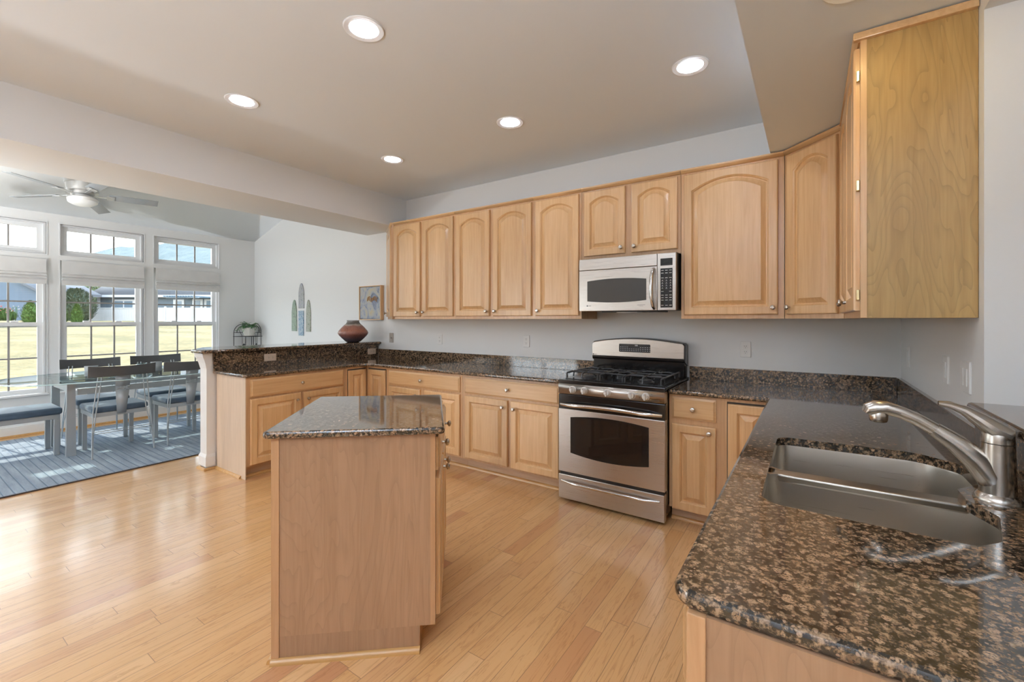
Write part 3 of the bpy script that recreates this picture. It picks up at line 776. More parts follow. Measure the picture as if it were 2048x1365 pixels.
# grates and burners
bs = [(.175, .16, .042), (.175, .43, .036), (.393, .29, .040), (.61, .16, .046), (.61, .43, .034)]
for (x, y, r) in bs:
    bb = MB(); bb.lathe([(r*1.25, .918), (r*1.25, .926), (r, .930), (r, .937), (r*.9, .940)], (x, y, 0), 'Z', 24); o = bb.build('burner', M['iron'], rg)
def grate(xc, w):
    g = MB(); y0, y1 = .055, .555; z = .962; r = .0068
    xa, xb = xc-w/2, xc+w/2
    for x in (xa, xb):
        g.tube([(x, y0, .922), (x, y0, z-.006), (x, y0+.012, z), (x, y1-.012, z), (x, y1, z-.006), (x, y1, .922)], r, 8)
    for y in (y0+.10, (y0+y1)/2, y1-.12):
        g.tube([(xa, y, z), (xb, y, z)], r*.9, 8)
    for yc in (.16, .43) if w > .2 else (.29,):
        for s in (-1, 1):
            g.tube([(xc, yc+s*.022, z+.004), (xc, yc+s*.07, z+.006), (xc, yc+s*.105, z-.002), (xc, yc+s*.115, .925)], r*.9, 8)
            g.tube([(xc+s*.022, yc, z+.004), (xc+s*w*.34, yc, z+.006), (xc+s*w*.47, yc, z-.004), (xc+s*w*.49, yc, .925)], r*.9, 8)
    g.build('grate', M['iron'], rg)
grate(.165, .25); grate(.393, .17); grate(.621, .25)
# backguard
def bg_ring(ins, y, z0=1.052):
    K = 16; x0, x1 = .010+ins, RW-.006-ins
    zt = lambda f: 1.182+.034*(1-(2*f-1)**2)-ins
    return [(x0, y, z0+ins), (x1, y, z0+ins), (x1, y, 1.165-ins)]+[(x1-(x1-x0)*k/K*.96-(x1-x0)*.02, y, zt(1-k/K)) for k in range(K+1)]+[(x0, y, 1.165-ins)]
MB().rings([bg_ring(0, .69, 1.0), bg_ring(0, .600, 1.03), bg_ring(.004, .588, 1.04)]).build('backguard', M['black'], rg)
MB().rings([bg_ring(.005, .590), bg_ring(.006, .5795), bg_ring(.010, .577)]).build('backguard_face', M['steel'], rg)
MB().box(.02, RW-.012, .600, .69, .915, 1.06, .004).build('riser', M['black'], rg)
dp = MB(); dp.rings([[(x, y, z) for x, z in [(p[0], p[1]) for p in round_poly([(.258, 1.099), (.517, 1.099), (.517, 1.166), (.258, 1.166)], .008)]] for y in (.577, .5745)]); dp = dp.build('control_panel', M['blackm'], rg)
MB().box(.345, .425, .5735, .5748, 1.146, 1.163).build('display', M['mwglass'], dp)
kk = MB()
for z in (1.110, 1.124, 1.138):
    for x in [.268+.0185*i for i in range(14)]:
        if z > 1.13 and .34 < x < .43: continue
        kk.box(x, x+.010, .5735, .5747, z, z+.0035)
for x in (.394, .402, .410): kk.box(x, x+.005, .5725, .5736, 1.150, 1.160)
kk.build('key_marks', M['key'], dp)
MB().lathe([(.006, 0), (.006, .001)], (.028, .5768, 1.070), '-Y', 14).box(.037, .058, .5758, .577, 1.0685, 1.0715).build('badge', M['mark'], rg)
for x, y in ((.06, .07), (RW-.06, .07), (.06, .64), (RW-.06, .64)):
    MB().lathe([(.018, 0), (.018, .012), (.009, .014), (.009, .05)], (x, y, 0), 'Z', 14).build('foot', M['blackm'], rg)

# ------------------------------------------------------------------ microwave
MX, MY, MW = -1.541, 3.25, .754
mz0, mz1 = 1.434, 1.8515
mw = thing('microwave_oven', 'stainless over-the-range microwave above the gas range', 'microwave', (MX, MY, 0))
MB().box(.0, MW, .025, .418, mz0+.004, mz1-.0, .002).build('body', M['blackm'], mw)
xs_ = .623
MB().box(0, xs_-.002, -.004, .025, 1.7605, mz1-.004, .003).build('vent_strip', M['steel'], mw)
md = box(0, xs_-.002, -.004, .025, mz0, 1.7575, .003).build('door', M['steel'], mw)
arch_panel(.072, .543, 1.5115, 1.670, .013, .014, -.004, -.0055).build('door_window', M['mwglass'], md)
MB().tube([(.598, -.004, 1.742), (.597, -.03, 1.725), (.594, -.046, 1.68), (.592, -.05, 1.60), (.594, -.046, 1.52), (.598, -.03, 1.465), (.600, -.004, 1.447)], [.011, .0125, .014, .014, .014, .0125, .011], 12).build('door_handle', M['chrome'], md)
MB().lathe([(.006, 0), (.006, .001)], (.072, -.0042, 1.475), '-Y', 14).box(.082, .104, -.0052, -.004, 1.4735, 1.4765).build('badge', M['mark'], md)
MB().box(.475, .535, -.005, -.004, 1.475, 1.4775).box(.49, .52, -.005, -.004, 1.4665, 1.468).build('printed_text', M['mark'], md)
cp = box(xs_, MW, -.004, .025, mz0, mz1-.004, .003).build('control_panel', M['steel'], mw)
MB().box(.646, .731, -.0056, -.004, 1.757, 1.809).build('display', M['black'], cp)
MB().box(.646, .731, -.0056, -.004, 1.453, 1.737).build('keypad', M['black'], cp)
kk = MB()
rows = [1.722, 1.703, 1.668, 1.651, 1.633, 1.615, 1.596, 1.570, 1.543, 1.525, 1.507, 1.470]
for i, z in enumerate(rows):
    for j in range(3):
        if i == 7 and j == 1: continue
        wd = .017 if i in (0, 1, 2, 7, 8, 9, 10, 11) else .006
        xc = .660+.0285*j; kk.box(xc-wd/2, xc+wd/2, -.0064, -.0055, z-.0022, z+.0022)
        if 2 < i < 7: kk.box(xc-.007, xc+.007, -.0064, -.0055, z-.0065, z-.0052)
kk.build('key_marks', M['key'], cp)
dg_ = MB()
for x in (.670, .681, .692, .706, .717): dg_.box(x, x+.007, -.0064, -.0055, 1.778, 1.790)
dg_.build('display_digits', M['digits'], cp)
MB().box(.18, .62, .03, .30, mz0-.010, mz0+.004, .003).build('under_vent', M['blackm'], mw)
MB().box(.30, .46, .03, .16, mz0-.014, mz0-.009, .002).build('work_light', M['opal'], mw)

# ------------------------------------------------------------------ ceiling lights
def downlight(x, y, z, label, lens, grp='recessed ceiling lights'):
    t = thing('recessed_light', label, 'ceiling light', (x, y, z), 0, grp)
    MB().lathe([(.070, -.002), (.094, -.006), (.098, -.003), (.098, 0), (.070, 0)], seg=36, cap0=False, cap1=False).build('trim_ring', M['trim'], t)
    MB().lathe([(.0, -.0015), (.072, -.0015), (.072, -.0005), (0, -.0005)], seg=36, cap0=False, cap1=False).build('lens', lens, t)
downlight(-1.819, 1.386, ZC, 'round recessed ceiling light at top centre-left, nearest above the island', M['lens'])
downlight(-3.080, 1.394, ZC, 'round recessed ceiling light nearest the beam on the camera side', M['lens'])
downlight(-.558, 2.620, ZC, 'round recessed ceiling light at upper right, nearest the soffit', M['lens'])
downlight(-1.801, 2.637, ZC, 'round recessed ceiling light in front of the cabinet above the microwave', M['lens'])
downlight(-3.087, 2.656, ZC, 'smallest-looking recessed ceiling light, in the corner where beam meets back wall', M['lens'])
downlight(-.558, 1.386, ZC, 'recessed ceiling light nearest the soffit on the camera side', M['lens'])
for i_, (x_, y_) in enumerate(((-3.08, .1), (-1.82, .1), (.9, .1), (-3.08, -1.5), (-1.2, -1.5), (.9, -1.5))):  # unseen downlights, added as fill to brighten the kitchen
    downlight(x_, y_, ZC, ['added fill downlight %s, behind the viewpoint' % w_ for w_ in ('nearest the beam', 'in line with the island', 'over the passage beyond the bar', 'further back along the beam', 'in the middle of the back row', 'furthest back on the right')][i_], M['lens'])
downlight(.128, 1.805, 2.462, 'warm recessed light in the lowered soffit over the sink', M['lens_sink'])

# ------------------------------------------------------------------ outlets
def outlet(label, loc, rz, mm, horizontal=False, kind='duplex', wd=.072, ht=.118):
    t = thing('wall_outlet', label, 'outlet', loc, rz, 'wall outlets and switches')
    c = MB()
    w, h = (ht, wd) if horizontal else (wd, ht)
    c.rings([[(x, y, z) for x, z in round_poly([(-w/2+i, -h/2+i), (w/2-i, -h/2+i), (w/2-i, h/2-i), (-w/2+i, h/2-i)], .005)] for i, y in ((0, 0), (0, -.003), (.003, -.006))]); c.build('cover_plate', mm, t)
    if kind == 'duplex':
        for s in (-1, 1):
            cx, cz = (s*.02, 0) if horizontal else (0, s*.02)
            o = MB().lathe([(.0165, .006), (.0165, .008), (.015, .0085)], (cx, 0, cz), '-Y', 20).build('socket', mm, t)
            sl2 = MB()
            for dx in (-.006, .006):
                if horizontal: sl2.box(cx-.0045, cx+.0045, -.0092, -.008, dx-.001, dx+.001)
                else: sl2.box(dx-.001, dx+.001, -.0092, -.008, cz-.001, cz+.008)
            sl2.lathe([(.0022, .008), (.0022, .0092)], (cx+(.009 if horizontal else 0), 0, cz-(0 if horizontal else .008)), '-Y', 8)
            sl2.build('slots', M['slot'], o)
    elif kind == 'toggle':
        MB().box(-.006, .006, -.016, -.005, -.012, .012, .002).build('toggle', mm, t)
    else:
        n = int(kind)
        for k in range(n):
            xc = (k-(n-1)/2)*.046; MB().box(xc-.0165, xc+.0165, -.010, -.005, -.033, .033, .002).build('rocker', mm, t)
outlet('grey toggle plate on the wall left of the cabinets, beside the vase', (-4.284, WY, 1.142), 0, M['grey_plate'], kind='toggle')
outlet('white outlet on the back wall nearest the peninsula corner', (-3.469, WY, 1.144), 0, M['plate'], kind='duplex')
outlet('white outlet midway on the back wall between corner and range', (-2.31, WY, 1.153), 0, M['plate'])
outlet('white outlet right of the range on the back wall', (-.392, WY, 1.146), 0, M['plate'])
outlet('almond horizontal outlet on the peninsula backsplash nearest the post', (-4.507, 2.306, .985), PI/2, M['almond'], True)
outlet('almond horizontal outlet on the peninsula backsplash below the vase', (-4.507, 3.55, .972), PI/2, M['almond'], True)
outlet('white plate on the right wall deepest in the corner', (XR, 3.40, 1.15), -PI/2, M['plate'], kind='1')
outlet('white single switch plate in the middle of the right wall', (XR, 2.553, 1.155), -PI/2, M['plate'], kind='1')
outlet('wider white double switch plate on the right wall nearest the bar', (XR, 2.275, 1.155), -PI/2, M['plate'], kind='2', wd=.118)

# ------------------------------------------------------------------ vase, painting, wall art
def vase_mat():
    m = mat('red_brown_raku_glaze', rough=.15); t = NT(m); c = t.n('TexCoord'); sp_ = t.n('SeparateXYZ'); t.l(c.outputs['Object'], sp_.inputs[0])
    n = t.noise(t.coord(), 14, 5); h = t.math('ADD', sp_.outputs[2], t.math('MULTIPLY', t.math('SUBTRACT', n, .5), .05))
    col = t.ramp(h, [(0, (.05, .05, .07)), (.045, (.11, .085, .10)), (.09, (.25, .105, .085)), (.15, (.36, .15, .10)), (.195, (.30, .15, .12)), (.21, (.42, .36, .32)), (.235, (.10, .10, .09)), (.27, (.20, .17, .15))])
    vv = t.n('TexVoronoi', feature='DISTANCE_TO_EDGE'); vv.inputs['Scale'].default_value = 24; t.l(t.coord(), vv.inputs['Vector'])
    col = t.mix(t.math('MULTIPLY', t.math('LESS_THAN', vv.outputs[0], .03), .35), col, (.08, .04, .04)); t.color(col); return m
va = MB(); va.lathe([(.0, .002), (.065, 0), (.085, .008), (.13, .05), (.168, .09), (.178, .115), (.168, .14), (.13, .185), (.105, .21), (.082, .23), (.070, .252), (.074, .268), (.066, .268), (.06, .245), (.0, .24)], seg=40, cap0=False, cap1=False)
tag(va.build('vase', vase_mat(), None, (-4.63, 3.37, 1.09), sharp=60), 'round squat red-brown glazed vase on the granite bar', 'vase')
def art_mat(name, stops, scale=9, dist=1.5):
    m = mat(name, rough=.6); t = NT(m); n = t.noise(t.coord((1, 1, .7), rnd=True), scale, 6, .7, dist); t.color(t.ramp(n, stops)); return m
pa = thing('framed_painting', 'small abstract painting in a deep light wood frame beside the cabinets', 'picture', (-4.852, WY, 1.362))
pw_, ph_, pd_ = .425, .436, .052
f = MB(); g_ = .010
for (a, b, c, d) in ((0, g_, 0, ph_), (pw_-g_, pw_, 0, ph_), (g_, pw_-g_, 0, g_), (g_, pw_-g_, ph_-g_, ph_)): f.box(a, b, -pd_, -.001, c, d)
f.build('frame', M['maple'], pa)
cv = MB(); cv.box(.015, pw_-.015, -pd_+.008, -.006, .015, ph_-.015); cvo = cv.build('canvas', art_mat('abstract_canvas', [(.28, (.09, .10, .13)), (.42, (.23, .27, .36)), (.52, (.38, .40, .43)), (.60, (.45, .43, .36)), (.72, (.50, .42, .18))], 7), pa)
bk = MB(); random.seed(3)
for k in range(9):
    x = .16+.022*k; z = .27+.012*math.sin(k*1.3); bk.tube([(x, -pd_+.006, z-.03), (x+.008, -pd_+.004, z), (x+.018, -pd_+.005, z+.022)], .005, 6)
bk.build('raised_ochre_strokes', mat('ochre_paint', (.45, .24, .10), .6), pa)
def panel_art(label, x0, x1, z0, z1, stops, pointed=True, off=0):
    w, h = x1-x0, z1-z0
    if pointed:
        K = 8; top = h*.42
        pts = [(0, 0), (w, 0), (w, h-top)]
        for k in range(1, K+1): f = k/K; pts.append((w-w/2*(1-math.cos(f*PI/2))**.75 if f < 1 else w/2, h-top+top*math.sin(f*PI/2)))
        left = [(w-x, z) for x, z in pts[3:-1]][::-1]; pts += left+[(0, h-top)]
    else: pts = [(0, 0), (w, 0), (w, h), (0, h)]
    m = MB().rings([[(x, y, z) for x, z in pts] for y in (-.001, -.012)])
    o = m.build('wall_plaque', art_mat('plaque_glaze', stops, 34, 1.5), None, (x0, WY, z0)); tag(o, label, 'wall art', 'painted wall plaques')
    return o
gr_ = [(.30, (.04, .06, .05)), (.42, (.16, .22, .17)), (.50, (.38, .42, .36)), (.56, (.20, .34, .22)), (.66, (.50, .46, .42))]
bl_ = [(.30, (.03, .05, .10)), (.42, (.12, .22, .38)), (.50, (.32, .44, .52)), (.58, (.48, .52, .54)), (.68, (.22, .34, .50))]
gy_ = [(.30, (.08, .09, .12)), (.44, (.34, .36, .38)), (.52, (.46, .46, .42)), (.60, (.28, .30, .46)), (.70, (.48, .42, .34))]
panel_art('pointed green and grey plaque on the left of the wall group', -6.521, -6.391, 1.195, 1.667, gr_)
panel_art('pointed grey plaque at the top centre of the wall group', -6.335, -6.197, 1.536, 1.909, gy_)
panel_art('rectangular blue plaque at the bottom centre of the wall group', -6.335, -6.205, 1.128, 1.500, bl_, False)
panel_art('pointed pale olive plaque on the right of the wall group', -6.138, -6.022, 1.19, 1.658, [(.30, (.10, .12, .09)), (.45, (.30, .33, .27)), (.55, (.42, .42, .36)), (.68, (.25, .32, .32))])

# ------------------------------------------------------------------ plant stand + plant in the dining corner
ps = thing('corner_plant_stand', 'black wire quarter-round corner plant stand with arched sides', 'plant stand', (-7.60, 3.61, 0))
rr_ = .30
def archset(ax):
    m = MB(); q = lambda u, z: (0.02, -u, z) if ax == 'y' else (u, -.02, z)
    for (r0, zt_) in ((0, 1.30), (.045, 1.27)):
        pts = [q(r0, .0 if r0 == 0 else 1.16), q(r0, 1.16)]
        for k in range(1, 12): a = PI*k/12; pts.append(q(rr_/2-(rr_/2-r0)*math.cos(a), 1.16+(zt_-1.16)*math.sin(a)))
        pts += [q(rr_-r0, 1.16), q(rr_-r0, .0 if r0 == 0 else 1.16)]
        m.tube(pts, .005, 6)
    for z in (1.16, 1.10, .65, .25): m.tube([q(0, z), q(rr_, z)], .004, 6)
    m.tube([q(rr_*.42, .66), q(rr_*.42, 1.1), q(rr_*.25, 1.2)], .003, 6); m.tube([q(rr_*.58, .66), q(rr_*.58, 1.1), q(rr_*.75, 1.2)], .003, 6)
    m.lathe([(.028, .93), (.018, .96), (.0, .985)], q(rr_*.5, 0), 'Z', 8)
    return m
archset('y').build('side_panel', M['rodblack'], ps); archset('x').build('side_panel', M['rodblack'], ps)
for z in (1.10, .65, .25):
    sh = MB()
    arc = [(rr_*math.cos(-PI/2*k/10), rr_*math.sin(-PI/2*k/10), z) for k in range(11)]
    sh.tube(arc, .005, 6)
    for k in range(1, 6): x = rr_*k/6; sh.tube([(x, -.01, z), (x, -math.sqrt(rr_**2-x*x), z)], .0025, 5)
    sh.build('shelf', M['rodblack'], ps)
MB().tube([(rr_*math.cos(-PI/4), rr_*math.sin(-PI/4), 0), (rr_*math.cos(-PI/4), rr_*math.sin(-PI/4), 1.10)], .005, 6).build('front_leg', M['rodblack'], ps)
pp = thing('potted_plant', 'trailing green houseplant in a white ribbed pot on the corner stand', 'plant', (-7.485, 3.495, 1.106)); pp.scale = (.86, .86, .86)
pm = MB(); R_ = []
for r, z in ((.075, 0), (.08, .012), (.085, .03), (.112, .135), (.118, .15), (.106, .15), (.10, .13)):
    R_.append([((r*(1+.03*math.cos(16*a)))*math.cos(a), (r*(1+.03*math.cos(16*a)))*math.sin(a), z) for a in [2*PI*k/64 for k in range(64)]])
pm.rings(R_); pm.build('pot', mat('white_glazed_pot', (.72, .69, .64), .35), pp)
MB().lathe([(.10, .0), (.108, .008), (.09, .004)], seg=30).build('saucer', mat('white_saucer', (.68, .66, .62), .4), pp)
random.seed(11)
def leaf_mat(n, a, b):
    m = mat(n, a, .45); t = NT(m); t.color(t.ramp(t.noise(t.coord(), 30, 2), [(.35, b), (.65, a)])); return m
M['leaf'] = leaf_mat('green_houseplant_leaf', (.13, .30, .10), (.05, .15, .055))
def leaf(mb, p, d, up, L, w):
    p = Vector(p); d = Vector(d).normalized(); sd_ = d.cross(Vector(up)); sd_ = sd_.normalized() if sd_.length > .01 else Vector((1, 0, 0)); n = sd_.cross(d)
    rows_ = [(0, .05, 0), (.3, .8, .06), (.6, 1, .05), (.85, .55, -.02), (1, .05, -.10)]
    pr_ = None
    for f_, k_, h_ in rows_:
        a = mb.bm.verts.new(p+d*L*f_+sd_*w*k_/2+n*h_*L); c = mb.bm.verts.new(p+d*L*f_+n*(h_-.05*k_)*L); b2 = mb.bm.verts.new(p+d*L*f_-sd_*w*k_/2+n*h_*L)
        if pr_: mb.bm.faces.new((pr_[0], pr_[1], c, a)); mb.bm.faces.new((pr_[1], pr_[2], b2, c))
        pr_ = (a, c, b2)
fo = MB(); stm = MB()
for k in range(26):
    a = random.uniform(0, 2*PI); rch = random.uniform(.05, .20); z = .15
    e_ = Vector((rch*math.cos(a), rch*math.sin(a), z+random.uniform(-.07, .09) if rch > .12 else z+random.uniform(.02, .10)))
    if e_.x < -.10: e_.x = -.10
    if e_.y > .10: e_.y = .10
    s_ = Vector((.05*math.cos(a), .05*math.sin(a), .14)); md_ = (s_+e_)/2+Vector((0, 0, .04)); stm.tube([s_, md_, e_], .0022, 5)
    for q in range(5):
        f_ = .35+.65*q/4; pt_ = s_.lerp(md_, f_*2) if f_ < .5 else md_.lerp(e_, f_*2-1); aa = a+random.uniform(-1.3, 1.3)
        leaf(fo, pt_, (math.cos(aa), math.sin(aa), random.uniform(-.4, .5)), (0, 0, 1), random.uniform(.045, .075), random.uniform(.025, .04))
fo.build('foliage', M['leaf'], pp); stm.build('stems', M['leaf'], pp)

# ------------------------------------------------------------------ dining set
rugm = MB(); rugm.box(-7.45, -5.11, -1.2, 3.28, .0, .012, .004)
rg_ = thing('area_rug', 'blue-grey striped area rug under the dining table', 'rug', (0, 0, 0))
rugm.build('pile', M['rug'], rg_)
be = MB(); be.box(-5.11, -5.098, -1.2, 3.28, 0, .011, .003); be.box(-7.45, -5.098, 3.28, 3.292, 0, .011, .003); be.build('binding', M['rug_edge'], rg_)
ZR = .012
TX, TY = -6.39, 2.0
tb = thing('dining_table', 'boat-shaped glass dining table on a grey metal frame', 'table', (TX, TY, ZR))
gp = []
for k in range(72):
    a = 2*PI*k/72; ca, sa = math.cos(a), math.sin(a); n_ = 2/3.0
    x = .68*math.copysign(abs(ca)**n_, ca); y = 1.30*math.copysign(abs(sa)**n_, sa); gp.append((x, y))
gl = MB(); gl.rings([[(x*.985, y*.985, .738), ] and (x*.985, y*.99, .738) for x, y in gp] and [[(x*.99, y*.994, .738) for x, y in gp], [(x*.99, y*.994, .750) for x, y in gp]]); gl = gl.build('glass_top', M['tglass'], tb)
ed = MB(); ed.rings([[(x*.99, y*.994, .738) for x, y in gp], [(x, y, .740) for x, y in gp], [(x, y, .748) for x, y in gp], [(x*.99, y*.994, .750) for x, y in gp]], False, False); ed.build('glass_edge', M['tedge'], gl)
for sx_ in (-1, 1):
    for sy_ in (-1, 1):
        x, y = sx_*.31, sy_*.84
        lg = MB(); h = .72
        lg.rings([[(x-a, y-b, z), (x+a, y-b, z), (x+a, y+b, z), (x-a, y+b, z)] for a, b, z in ((.024, .036, 0), (.022, .030, .70), (.022, .030, h))]); lg.build('leg', M['gmetal'], tb)
for sx_ in (-1, 1):
    MB().box(sx_*.31-.016, sx_*.31+.016, -.79, .79, .60, .66, .002).build('side_rail', M['gmetal'], tb)
for sy_ in (-1, 1):
    MB().box(-.275, .275, sy_*.84-.02, sy_*.84+.02, .64, .70, .002).build('end_rail', M['gmetal'], tb)
    MB().box(-.44, .44, sy_*.84-.05, sy_*.84+.05, .72, .732, .003).build('top_plate', M['gmetal'], tb)
    for sx_ in (-1, 1): MB().lathe([(.02, .732), (.02, .738)], (sx_*.36, sy_*.84, 0), 'Z', 16).build('glass_pad', M['chrome'], tb)
xr = MB(); xr.tube([(-.30, -.79, .70), (.30, -.10, .70)], .006, 6); xr.tube([(.30, -.79, .712), (-.30, -.10, .712)], .006, 6); xr.tube([(-.30, .79, .70), (.30, .10, .70)], .006, 6); xr.tube([(.30, .79, .712), (-.30, .10, .712)], .006, 6)
xr.build('tension_rods', M['chrome'], tb)

def make_chair(label, x, y, rz):
    """origin on the floor under the seat centre, chair faces local -x (back at +x)"""
    c = thing('dining_chair', label, 'chair', (x, y, ZR), rz, 'dining chairs')
    st = MB(); st.box(-.25, .20, -.225, .225, .425, .485, .022, 3); st.build('seat', M['seat'], c)
    MB().box(-.24, .195, -.215, .215, .385, .425, .003).build('seat_frame', M['gmetal'], c)
    for s in (-1, 1):
        MB().box(-.235, -.20, s*.19-.0175, s*.19+.0175, 0, .385, .002).build('leg', M['gmetal'], c)
        b = MB()
        for d in (0, .030):
            b.tube([(.30+.0, s*(.245-d*.15), .0), (.275-.3*d, s*(.238-d*.3), .20), (.235-d*.6, s*(.222-d*.9), .45), (.258-d*.3, s*(.194-d), .75), (.262, s*(.188-d), .82)], .0055, 7)
        b.build('rear_leg', M['gmetal'], c)
    r = MB()
    for z in (.235, .255): r.tube([(.270, -.235, z), (.270, .235, z)], .004, 6)
    r.build('stretcher', M['gmetal'], c)
    # tapered splat with small square holes
    sp_ = MB(); zz = [(.40, .036), (.56, .050), (.65, .055), (.68, .056), (.81, .062)]
    def row(z): 
        for (a, wa), (b2, wb) in zip(zz, zz[1:]):
            if a <= z <= b2: f = (z-a)/(b2-a); return wa+(wb-wa)*f
    def xs2(z): return .205+(z-.40)*.13
    def piece(u0, u1, z0, z1):
        for_ = [[(xs2(z)+t_, row(z)*u, z) for u, z in ((u0, z0), (u1, z0), (u1, z1), (u0, z1))] for t_ in (-.0015, .0015)]
        sp_.rings(for_)
    piece(-1, 1, .40, .645)
    hs = [(-.55, -.25), (-.15, .15), (.25, .55)]
    for z0, z1 in ((.645, .658), (.666, .679)):
        ed_ = [-1]+[q for h in hs for q in h]+[1]
        for k in range(0, len(ed_), 2): piece(ed_[k], ed_[k+1], z0, z1)
    piece(-1, 1, .658, .666); piece(-1, 1, .679, .81)
    sp_.build('splat', M['gmetal'], c)
    # curved top rail
    tr_ = MB(); R2 = []
    for k in range(13):
        f = k/12; yy = -.265+.53*f; bow = .045*(1-(2*f-1)**2)
        R2.append([(.256+bow, yy, .790), (.244+bow, yy, .790), (.258+bow, yy, .888+.012*(2*f-1)**2), (.270+bow, yy, .888+.012*(2*f-1)**2)])
    tr_.rings(R2); tr_.build('top_rail', M['gmetal_d'], c)
    return c
make_chair('dining chair in front of the table, backrest to the kitchen, left one', -6.03, 1.485, 0)
make_chair('dining chair in front of the table partly hidden by the white post', -6.02, 2.085, 0)
make_chair('dining chair on the window side of the table, left one facing the kitchen', -6.77, 1.515, PI)
make_chair('dining chair on the window side of the table, right one facing the kitchen', -6.77, 2.14, PI)
bn = thing('dining_bench', 'low grey metal bench with blue-grey cushion at the left end of the table', 'bench', (-6.44, .53, ZR))
MB().box(-.225, .225, -.60, .60, .405, .475, .022, 3).build('cushion', M['seat'], bn)
MB().box(-.21, .21, -.58, .58, .36, .405, .003).build('seat_frame', M['gmetal'], bn)
for sx_ in (-1, 1):
    for sy_ in (-1, 1): MB().box(sx_*.19-.02, sx_*.19+.02, sy_*.56-.02, sy_*.56+.02, 0, .36, .002).build('leg', M['gmetal'], bn)
bo = MB(); bo.lathe([(.0, .002), (.06, 0), (.085, .02), (.10, .05), (.07, .075), (.045, .085), (.05, .10), (.042, .10), (.038, .085), (.062, .07), (.09, .048), (.075, .02), (0, .01)], seg=32, cap0=False, cap1=False)
tag(bo.build('glass_bowl', M['tglass'], None, (-6.46, 1.83, ZR+.750)), 'small clear glass bowl with a narrow neck on the dining table', 'bowl')

# ------------------------------------------------------------------ ceiling fan
fn = thing('ceiling_fan', 'silver five-blade ceiling fan with opal light on the vaulted ceiling', 'ceiling fan', (-6.78, 1.39, 2.77)); fn.rotation_euler = (0, -.12, 0)
MB().lathe([(.145, .22), (.15, .12), (.14, .115), (.135, .03), (.10, .02), (.10, .0), (.085, -.01)], seg=36).build('motor_housing', M['fanbody'], fn)
MB().lathe([(.075, -.01), (.075, -.035), (.13, -.04), (.135, -.055)], seg=36).build('light_fitter', M['fanbody'], fn)
MB().lathe([(.13, -.055), (.125, -.085), (.09, -.108), (.04, -.118), (0, -.12)], seg=36, cap1=False).build('light_bowl', M['opal'], fn)
for k in range(5):
    a = math.radians(7+72*k)
    b = MB(); b.box(.22, .665, -.06, .06, -.003, .003, .0025, rot=(math.radians(-13), 0, 0), piv=(.4, 0, 0)); bo_ = b.build('blade', M['fanblade'], fn, (0, 0, .008), (0, 0, a))
    br = MB(); br.box(.09, .27, -.018, .018, -.012, -.006, .002); br.box(.20, .27, -.04, .04, -.012, -.006, .002, rot=(math.radians(-13), 0, 0), piv=(.235, 0, -.009)); br.build('blade_bracket', M['fanbody'], bo_)

# ------------------------------------------------------------------ outdoors
def ground_z(x): return -.45+(-8.0-x)*(1.72/42.0) if x < -8 else -.45
def lawn_mat():
    m = mat('dry_grass', rough=.95); t = NT(m); n = t.noise(t.coord((1, 1, 1)), .35, 6, .65); f = t.noise(t.coord(), 6, 6, .8)
    c = t.ramp(t.math('ADD', t.math('MULTIPLY', n, .45), t.math('MULTIPLY', f, .55)), [(.42, (.092, .080, .023)), (.50, (.165, .122, .042)), (.57, (.225, .166, .069))]); t.color(c); t.bump(f, .6, .03); return m
g = MB()
xs3 = [-7.85, -8.0, -20, -35, -50, -80, -140]
R3 = [[(x, y, (ground_z(x) if x > -50 else 1.27+(-50-x)*.004)) for x in xs3] for y in (-90, -40, 0, 20, 40, 90, 150)]
g.rings(R3, False, False, closed=False)
struct(g.build('ground_lawn', lawn_mat()))
AA = math.radians(34.08)
def away(u, f, z=None):
    """a point f metres ahead of the viewpoint on the bearing of column u, on the lawn"""
    l = (u-1024)/879*f; x, y = -math.sin(AA)*f+math.cos(AA)*l, math.cos(AA)*f+math.sin(AA)*l
    return Vector((x, y, ground_z(max(x, -50)) if z is None else z))
def siding(name, c):
    m = mat(name, c, .7); t = NT(m); cc = t.n('TexCoord'); s_ = t.n('SeparateXYZ'); t.l(cc.outputs['Object'], s_.inputs[0])
    fr = t.math('FRACT', t.math('MULTIPLY', s_.outputs[2], 6.0)); t.color(t.ramp(fr, [(0, tuple(.6*q for q in c)), (.12, c), (1, tuple(min(1, 1.08*q) for q in c))])); return m
M['sid'] = siding('blue_grey_siding', (.115, .145, .17)); M['sid2'] = siding('slate_blue_siding', (.11, .145, .19))
M['roof'] = mat('pale_grey_shingle', (.12, .127, .138), .9); M['otrim'] = mat('white_house_trim', (.5, .5, .5), .5); M['owin'] = mat('dim_house_window', (.14, .19, .23), .1)
